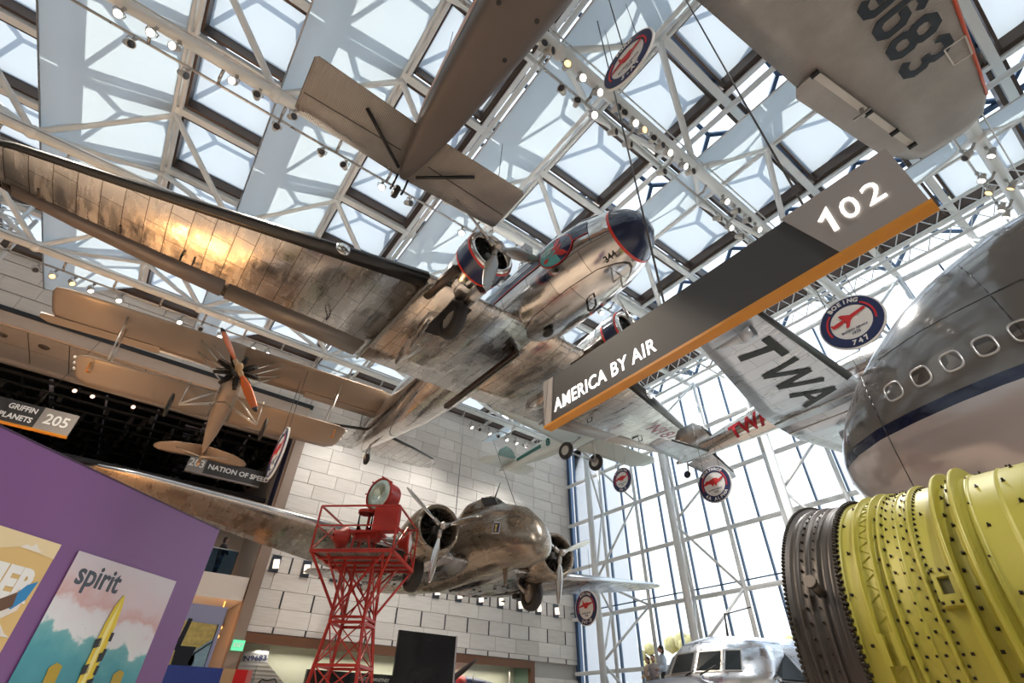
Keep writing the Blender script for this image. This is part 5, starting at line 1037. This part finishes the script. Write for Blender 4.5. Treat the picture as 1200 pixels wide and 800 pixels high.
rings([(1.655,1.215),(1.635,1.222),(1.628,1.2),(1.545,1.2)]+ridge(1.513, .045)+ridge(1.408, .045)+ridge(1.348, .03)+[(1.33,1.202),(1.255,1.206),(1.25,1.215),(1.235,1.215),(1.23,1.206),(1.165,1.202)], 'yellow_casing', YG)
rings([(1.165,1.202),(1.155,1.232),(1.145,1.235),(1.135,1.235),(1.13,1.204),(1.10,1.202),(.99,1.202)], 'ring_casing', YG)
def flange(y, h, w=.014): rings([(y+.05,1.202),(y+w,1.215),(y+w*.8,1.202+h),(y-w*.8,1.202+h),(y-w,1.202)], 'tall_flange', YG)
rings([(.99,1.202),(.80,1.203),(.79,1.215),(.775,1.215),(.77,1.203),(.62,1.203),(.61,1.212),(.60,1.203),(.41,1.203)], 'wide_casing', YG)
flange(.965, .075); flange(.845, .085)
rings([(.40,1.215),(.385,1.235),(.37,1.235),(.355,1.21)], 'front_ring', YG)
rings([(.345,1.22),(.33,1.24),(.30,1.24),(.295,1.215)], 'white_ring', mat('engine_white', (.62, .6, .58), .35)); rings([(.30,1.225),(.28,1.235),(.26,1.225)], 'red_ring', mat('engine_maroon', (.22, .03, .03), .4)); rings([(.26,1.215),(.22,1.225),(.20,1.21)], 'steel_ring', STEEL)
rings([(.20,1.205),(-.1,1.21),(-1.5,1.25)], 'black_intake', BLACK)
rings([(1.64,1.20),(1.66,1.235),(1.675,1.235),(1.68,1.215),(1.70,1.225),(1.715,1.225),(1.72,1.21),(1.745,1.225),(1.76,1.23),(1.765,1.21),(1.785,1.21),(1.79,1.235),(1.805,1.235),(1.81,1.215),(1.86,1.22),(1.87,1.25),(1.885,1.25),(1.89,1.225),(1.94,1.23),(1.95,1.255),(1.965,1.255),(1.97,1.24),(2.0,1.25),(2.02,1.28),(2.035,1.28),(2.035,1.2),(2.0,1.1),(1.9,1.05)], 'exhaust_casing', DGY)
MB().lathe([(OF(2.0), 1.12), (OF(1.5), 1.05), (OF(-1.4), 1.05)], 'Y', n=64).build('inner_duct', DGY, en)
def ringpos(y, r, t): return Vector((r*math.cos(t), OF(y), r*math.sin(t)))
bme = MB().tube((0, 0, 0), (.028, 0, 0), .010, n=6).box((-.002, -.014, -.014), (.006, .014, .014)).mesh('bolt', BOLT)
def bolts(y, r, n, t0=PI*.45, t1=PI*1.2, s=1., name='bolt', stag=0.):
    for k in range(n):
        t = t0+(t1-t0)*(k+.5)/n; inst(name, bme, en, ringpos(y+(stag if k % 2 else 0), r, t), (0, -t, 0), (s, s, s))
bolts(1.640, 1.222, 56, s=.8); bolts(1.30, 1.205, 46, stag=.03, s=.55); bolts(1.20, 1.205, 46, stag=-.03, s=.55); bolts(1.245, 1.213, 30, s=.5); bolts(1.115, 1.203, 50, s=.55); bolts(1.575, 1.20, 9, stag=.03, s=.7); bolts(1.375, 1.204, 14, s=.6); bolts(1.07, 1.203, 6, s=.6, stag=.02); bolts(.90, 1.203, 26, s=.7, stag=.03); bolts(.72, 1.203, 13, stag=.06, s=.7); bolts(.52, 1.203, 10, stag=.05, s=.8)
bb = MB()
for k in range(90):
    t = PI*.45+PI*.75*k/90
    for y, r in ((2.03, 1.285), (1.655, 1.24)):
        p = ringpos(y, r, t); bb.ball(p, .016, 6)
o = bb.build('edge_studs', BOLT, en); o['kind'] = 'stuff'
bb = MB()
for k in range(30):
    t = PI*.45+PI*.75*k/30; bb.ball(ringpos(1.915, 1.235, t), .012, 6); bb.ball(ringpos(1.83, 1.225, t), .008, 6)
o = bb.build('casing_rivets', BOLT, en); o['kind'] = 'stuff'
# zigzag stiffeners between the rings
bb = MB()
for k in range(34):
    t = PI*.5+PI*.62*k/34; bb.bar(ringpos(1.375-.02+.13-.02, 1.212, t), ringpos(1.41, 1.212, t+.05 if k % 2 else t-.05), .006, .006) if False else bb.bar(ringpos(1.49, 1.203, t+(.018 if k % 2 else -.018)), ringpos(1.435, 1.203, t-(.018 if k % 2 else -.018)), .005, .006)
bb.build('stiffener_zigzag', mat('zinc_dark', (.36, .34, .03), .4), en)
# access port and fittings
def patch(y0, y1, t0, t1, r, th, name, m):
    g = MB(); n = 6; R0 = [[ringpos(y, r+q, t0+(t1-t0)*i/n) for q in (0, th)] for y in (y0, y1) for i in range(n+1)]
    top = [[ringpos(y, r+th, t0+(t1-t0)*i/n) for i in range(n+1)] for y in (y0, y1)]; bot = [[ringpos(y, r-.01, t0+(t1-t0)*i/n) for i in range(n+1)] for y in (y0, y1)]
    g.loft([bot[0], top[0], top[1], bot[1], bot[0]], closed=False, smooth=False); g.add([bot[0][0], top[0][0], top[1][0], bot[1][0]], [(0,1,2,3)]); g.add([bot[0][-1], top[0][-1], top[1][-1], bot[1][-1]], [(0,1,2,3)])
    return g.build(name, m, en)
D2 = math.radians
patch(1.10, .985, D2(160.5), D2(163), 1.21, .03, 'port_frame', YG); patch(1.10, .985, D2(168), D2(171), 1.21, .035, 'port_frame', YG); patch(1.10, 1.075, D2(163), D2(168), 1.21, .03, 'port_frame', YG); patch(1.01, .985, D2(163), D2(168), 1.21, .03, 'port_frame', YG); patch(1.075, 1.01, D2(163), D2(168), 1.208, .006, 'port_opening', mat('port_dark', (.10, .09, .02), .6))
for y in (1.09, 1.04, .995):
    for t in (161.2, 170.2): inst('bolt', bme, en, ringpos(y, 1.245, D2(t)), (0, -D2(t), 0), (.6, .6, .6))
MB().tube(ringpos(1.80, 1.2, D2(162)), ringpos(1.80, 1.34, D2(161)), .035, n=12).tube(ringpos(1.80, 1.33, D2(161)), ringpos(1.80, 1.36, D2(161)), .045, n=12).build('drain_plug', DGY, en)
for y in (1.50, 1.42): patch(y+.018, y-.018, D2(176), D2(184), 1.21, .045, 'bracket', YG)
MB().box((.15, OF(.16), 1.0), (1.4, OF(-1.2), 1.26), Matrix.Rotation(-.25, 4, 'Y') @ Matrix.Translation((-1.05, 0, .0))).build('cowl_flap', BLACK, en)
MB().bar(ringpos(.2, 1.24, D2(118)), ringpos(-.5, 1.28, D2(150)), .03, .03).build('cowl_edge', STEEL, en)
MB().box((-.9, -.8, -2.02), (.9, .5, -1.1)).build('cradle', BLACK, en)
# ================================================================ COCKPIT SECTION, bottom centre right
ck = thing('airliner_cockpit', 'polished airliner cockpit section with black anti-glare nose at the bottom', 'airplane', (8.35, 6.3, 1.4), (0, 0, math.radians(165)))
CKF = [(1.9,-.15,.1,.1,.1),(1.8,-.15,.4,.5,.4),(1.4,-.12,.75,.76,.75),(.7,-.08,1.05,.90,1.05),(0,-.02,1.3,.94,1.25),(-.5,0,1.40,1.0,1.35),(-.9,0,1.46,1.3,1.45),(-1.4,0,1.52,1.52,1.5),(-2,0,1.58,1.6,1.58),(-3.5,0,1.6,1.62,1.6),(-6,0,1.6,1.62,1.6)]
SHIN = skin('mirror_alloy', (.80, .84, .90), (.76, .81, .88), .3, 1.5, .7, axes='XZ', bump=.3, blotch=.15, seam=(.25, .32, .45))
fuse(CKF, 48).build('hull', SHIN, ck)
GLS = mat('cockpit_pane_dark', (.02, .025, .028), .12); GLS.node_tree.nodes['Principled BSDF'].inputs['Specular IOR Level'].default_value = .25
BASE = [(-1.2, -1.05), (-.62, -1.12), (-.38, -.98), (-.16, -.78), (.06, -.32), (.06, .32), (-.16, .78), (-.38, .98), (-.62, 1.12), (-1.2, 1.05)]
def cabring(z, dx, k): return [Vector((x-dx, y*k, z)) for x, y in BASE]
RG = [cabring(.70, -.05, 1.04), cabring(.93, 0, 1), cabring(1.27, .2, .88), cabring(1.42, .34, .72), cabring(1.53, .7, .4)]
MB().loft(RG, closed=True, cap0=True, cap1=True, smooth=True).build('cockpit_cab', SHIN, ck)
for i0, i1 in ((3, 4), (4, 5), (5, 6), (6, 7), ):
    A_, B_ = RG[1], RG[2]; a, b_, c, d = A_[i0], A_[i1], B_[i1], B_[i0]; ce = (a+b_+c+d)/4; n_ = (b_-a).cross(d-a).normalized()
    if n_.dot(ce-Vector((-1.2, 0, 1))) < 0: n_ = -n_
    fr_ = MB().poly([ce+(p-ce)*.93+n_*.002 for p in (a, b_, c, d)], n_*.015).build('window_frame', STEEL, ck); MB().poly([ce+(p-ce)*.80+n_*.012 for p in (a, b_, c, d)], n_*.01).build('windscreen_pane', GLS, fr_)
for sd_ in (1, -1):
    pts = [(-.95, .86), (-1.35, .84), (-1.42, 1.28), (-1.12, 1.32)]
    def sp(x, z, off): 
        q = finterp(CKF, x); r = max(.02, 1-((z-q[1])/q[3])**2)**.5; return Vector((x, sd_*(q[2]*r+off), z))
    fr_ = MB().poly([sp(x+(x+1.2)*.16, z+(z-1.08)*.16, .03) for x, z in pts], (0, sd_*.02, 0)).build('window_frame', STEEL, ck); MB().poly([sp(x, z, .055) for x, z in pts], (0, sd_*.01, 0)).build('window_pane', GLS, fr_)
MB().loft([[Vector((x, (finterp(CKF, x)[2]+.012)*math.cos(a), finterp(CKF, x)[1]+(finterp(CKF, x)[3]+.012)*math.sin(a))) for a in [PI*(.14+.72*i/16) for i in range(17)]] for x in (1.85, 1.4, .7, .25, .05)], closed=False).build('antiglare_panel', mat('antiglare_black', (.03, .035, .05), .5), ck)
MB().tube((-1.3, -.2, 1.5), (-1.35, -.2, 2.0), .03, .015, 6).tube((-1.35, -.2, 1.98), (-1.35, .5, 2.0), .012, n=5).build('aerial', BLACK, ck); MB().path([(-2.6, .2, 1.6), (-2.6, .2, 2.0), (-2.75, .25, 2.05)], .025, 6).build('aerial', BLACK, ck)
for y in (.15, .55): MB().tube((.12, y, .90), (-.02, y+.25, 1.02), .012, n=5).build('wiper', BLACK, ck)
hull_decal('stripe', CKF, 1, [[(-2.5-i*.3, -.1) for i in range(9)], [(-2.5-i*.3, -.22) for i in range(9)]], RED, ck, .01)
# ================================================================ DARK METAL SCREEN and case exhibits
bs = thing('metal_screen', 'tall dark brushed metal screen in front of the display case', 'screen', (10.4, 22, 0))
MB().box((0, 0, 0), (2.8, .12, 4.72)).build('panel', mat('dark_brushed_metal', (.013, .011, .011), .22, .3, rv=.1, vs=.8), bs); MB().box((2.8, -.02, 0), (2.88, .14, 4.74)).build('edge', SG_G, bs)
tf = thing('corrugated_fin', 'grey corrugated metal tail fin lettered N9683 inside the case', 'airplane part', (5.9, 29.1, 0))
MB().poly([(-.09, 0, 3.41), (-.06, 0, 3.91), (.11, 0, 4.06), (1.2, 0, 4.34), (1.28, 0, 3.75), (1.05, 0, 2.2), (-.05, 0, 2.2)], (0, .12, 0)).build('fin', corrug('fin_corrugated', (.42, .41, .43), 'Z', .16, .5, .2), tf); MB().poly([(.86, -.07, 3.6), (1.29, -.07, 3.72), (2.26, -.07, 3.0), (2.6, -.07, 2.2), (.9, -.07, 2.2)], (0, .05, 0)).build('rudder', corrug('rudder_corrugated', (.5, .46, .45), 'Z', .16, .5, .2), tf)
text('N9683', (.69, -.02, 3.87), (1, 0, .1), (0, 0, 1), .30, PRNAVY, tf, .02, sx=1.25)
MB().path([(1.1, -.08, 2.9), (1.23, -.08, 3.09), (1.45, -.08, 3.04), (1.8, -.08, 3.14), (1.95, -.08, 2.95)], .03, 5).build('scroll_mark', BLACK, tf)
pb = thing('display_propeller', 'dark propeller blade slanting up beside the metal screen in front of the case', 'propeller', (15.4, 26.9, 3.0)); dr = Vector((2.3, 0, 1.53)).normalized()
MB().loft([[dr*q*2.76+Vector((-dr.z, 0, dr.x))*wq*math.cos(p)+Vector((0, .05, 0))*math.sin(p) for p in [2*PI*i/10 for i in range(10)]] for q, wq in ((-.3, .10), (.0, .12), (.3, .15), (.6, .14), (.85, .09), (1, .015))]).tube((-.6, 0, -.4), (-.6, 0, -3.0), .08, n=10).build('blade', mat('blade_dark', (.05, .035, .03), .35, .6), pb)
ms = thing('model_airplane', 'small model airplane nose with red, white and blue paint inside the case', 'model', (18.2, 28.9, 3.25)); MB().loft([fring(2.0, .28, .05, .05, .05), fring(1.2, .25, .15, .2, .2), fring(.3, .1, .4, .45, .4), fring(-1.0, .0, .5, .5, .5)]).build('hull', mat('model_blue', (.06, .08, .2), .35), ms)
MB().loft([fring(-.9, .01, .52, .52, .5), fring(-.2, .06, .49, .5, .48)]).build('red_band', PRRED, ms); MB().tube((.3, -.3, .2), (.3, -.3, .85), .07, .01, 8).build('spinner', mat('model_white', (.8, .8, .78), .4), ms)
MB().box((-.1, -.1, -3.2), (.1, .1, -.4)).build('stand', STEEL, ms)
wb = tag(MB().tube((0, 0, -3), (-.1, 0, 1.25), .05, n=8).build('case_post', SG_G), 'thin grey post inside the right part of the case', 'post'); wb.location = (21.5, 29, 3.05)
# ================================================================ PEOPLE
def skinbody(name, J, Edg, rad, m, parent):
    me = bpy.data.meshes.new(name); me.from_pydata(J, Edg, []); me.materials.append(m); o = bpy.data.objects.new(name, me); COL.objects.link(o); o.parent = parent
    md = o.modifiers.new('skin', 'SKIN'); md.use_smooth_shade = True; 
    for v, r in zip(me.skin_vertices[0].data, rad): v.radius = (r, r)
    me.skin_vertices[0].data[0].use_root = True
    s2 = o.modifiers.new('sub', 'SUBSURF'); s2.levels = 1; s2.render_levels = 1
    return o
SKN = mat('skin_tone', (.42, .24, .17), .5); HAIR = mat('dark_hair', (.025, .015, .01), .5)
def person(loc, rz, shirt, lab, arm=0.5, trousers=None):
    t = thing('person', lab, 'person', loc, (0, 0, rz)); tr_ = trousers or mat('trousers_dark', (.03, .035, .05), .7)
    J = [(0,0,.95),(0,0,1.15),(0,0,1.38),(0,0,1.46),(.01,0,1.52),(0,.17,1.38),(.05,.24,1.12),(.22*arm*2,.2,.98),(.32*arm*2,.18,1.0),(0,-.17,1.38),(.05,-.24,1.12),(.22*arm*2,-.2,.98),(.32*arm*2,-.18,1.0),(0,.1,.88),(.02,.11,.48),(0,.11,.08),(.14,.12,.04),(0,-.1,.88),(.02,-.11,.48),(0,-.11,.08),(.14,-.12,.04)]
    Eg = [(0,1),(1,2),(2,3),(3,4),(2,5),(5,6),(6,7),(7,8),(2,9),(9,10),(10,11),(11,12),(0,13),(13,14),(14,15),(15,16),(0,17),(17,18),(18,19),(19,20)]
    rd = [.14,.13,.15,.06,.055,.07,.05,.04,.035,.07,.05,.04,.035,.1,.07,.05,.04,.1,.07,.05,.04]
    skinbody('body', J, Eg, rd, SKN, t)
    MB().loft([fring(0, 0, .17, .11, .11, n=20)]+[]) if False else None
    sh = MB().loft([[Vector((a*math.cos(p), b_*math.sin(p), z)) for p in [2*PI*i/20 for i in range(20)]] for z, a, b_ in ((.85,.15,.19),(1.1,.145,.185),(1.3,.16,.22),(1.42,.13,.19),(1.48,.07,.08))])
    for s_ in (5, 9): sh.tube(J[s_], J[s_+1], .085, .07, 12).tube(J[s_+1], J[s_+2], .07, .055, 12)
    sh.build('shirt', shirt, t)
    tq = MB()
    for s_ in (13, 17): tq.tube(J[s_], J[s_+1], .115, .085, 12).tube(J[s_+1], J[s_+2], .085, .07, 12)
    tq.build('trousers', tr_, t)
    hd = MB().ball((.02, 0, 1.64), .105, 16, (1, .82, 1.18)); hd.loft([[Vector((x, y*w_, z)) for x, y in ((.10, -.015), (.10, .015), (.135, .0))] for z, w_ in ((1.66, .4), (1.61, 1.2))]); 
    for s_ in (-1, 1): hd.ball((.01, s_*.09, 1.63), .025, 8, (.8, .4, 1.2))
    hd.build('head', SKN, t)
    for s_ in (-1, 1): MB().ball((.112, s_*.035, 1.655), .012, 8).build('eye', BLACK, t)
    MB().box((.108, -.025, 1.575), (.118, .025, 1.583)).build('mouth', mat('lip', (.3, .1, .09), .5), t)
    MB().ball((-.012, 0, 1.68), .112, 16, (1.02, .9, 1.05)).ball((-.05, 0, 1.6), .09, 12, (.8, .9, 1.3)).build('hair', HAIR, t)
person((3.55, 28.7, 6.95), math.radians(15), mat('dark_jacket', (.03, .025, .03), .7), 'person with dark hair and dark jacket leaning at the balcony glass')
person((2.7, 28.9, 6.95), math.radians(-60), mat('black_top', (.02, .02, .022), .7), 'person mostly hidden behind the purple wall corner on the balcony')
S(MB().box((17, 12.5, 2.3), (23, 26, 2.45)).build('mezzanine_floor', mat('mezzanine_grey', (.3, .3, .3), .6)))
person((18.3, 14.72, 2.45), math.radians(140), mat('light_blue_shirt', (.55, .66, .8), .7), 'person with dark hair and pale blue shirt standing by the windows')
person((20.6, 17.1, 2.45), math.radians(200), mat('grey_top', (.3, .27, .27), .7), 'brown-haired person, middle of the three by the cockpit nose')
person((21.0, 17.75, 2.45), math.radians(170), mat('tan_top', (.5, .38, .3), .7), 'brown-haired person in tan, leftmost of the three by the windows')
# ---- trees outside the windows
LEAF = mat('winter_foliage', (.42, .36, .16), .8, var=.4, vs=2)
for k in range(9):
    y = 52-10*k; t = thing('tree', 'pale winter tree beyond the window wall, %s from the left' % ORD(k+1), 'tree', (62+random.uniform(-6, 8), y, -1), group='winter trees beyond the window wall')
    bb = MB(); 
    for q in range(60):
        a, r, z = random.uniform(0, 2*PI), random.uniform(0, 3.6), random.uniform(4, 11); c = Vector((r*math.cos(a), r*math.sin(a), z)); bb.ball(c, random.uniform(.5, 1.1), 6)
    bb.build('crown', LEAF, t); MB().tube((0, 0, 0), (0, 0, 7), .35, .15, 8).build('trunk', mat('bark', (.12, .09, .07), .8), t)
S(MB().box((26.6, -80, -1.2), (160, 120, -1)).build('ground_outside', mat('winter_lawn', (.35, .34, .28), .9)))
print('objects', len(COL.objects), 'tris', sum(len(o.data.loop_triangles) or sum(len(p.vertices)-2 for p in o.data.polygons) for o in COL.objects if o.type == 'MESH'))
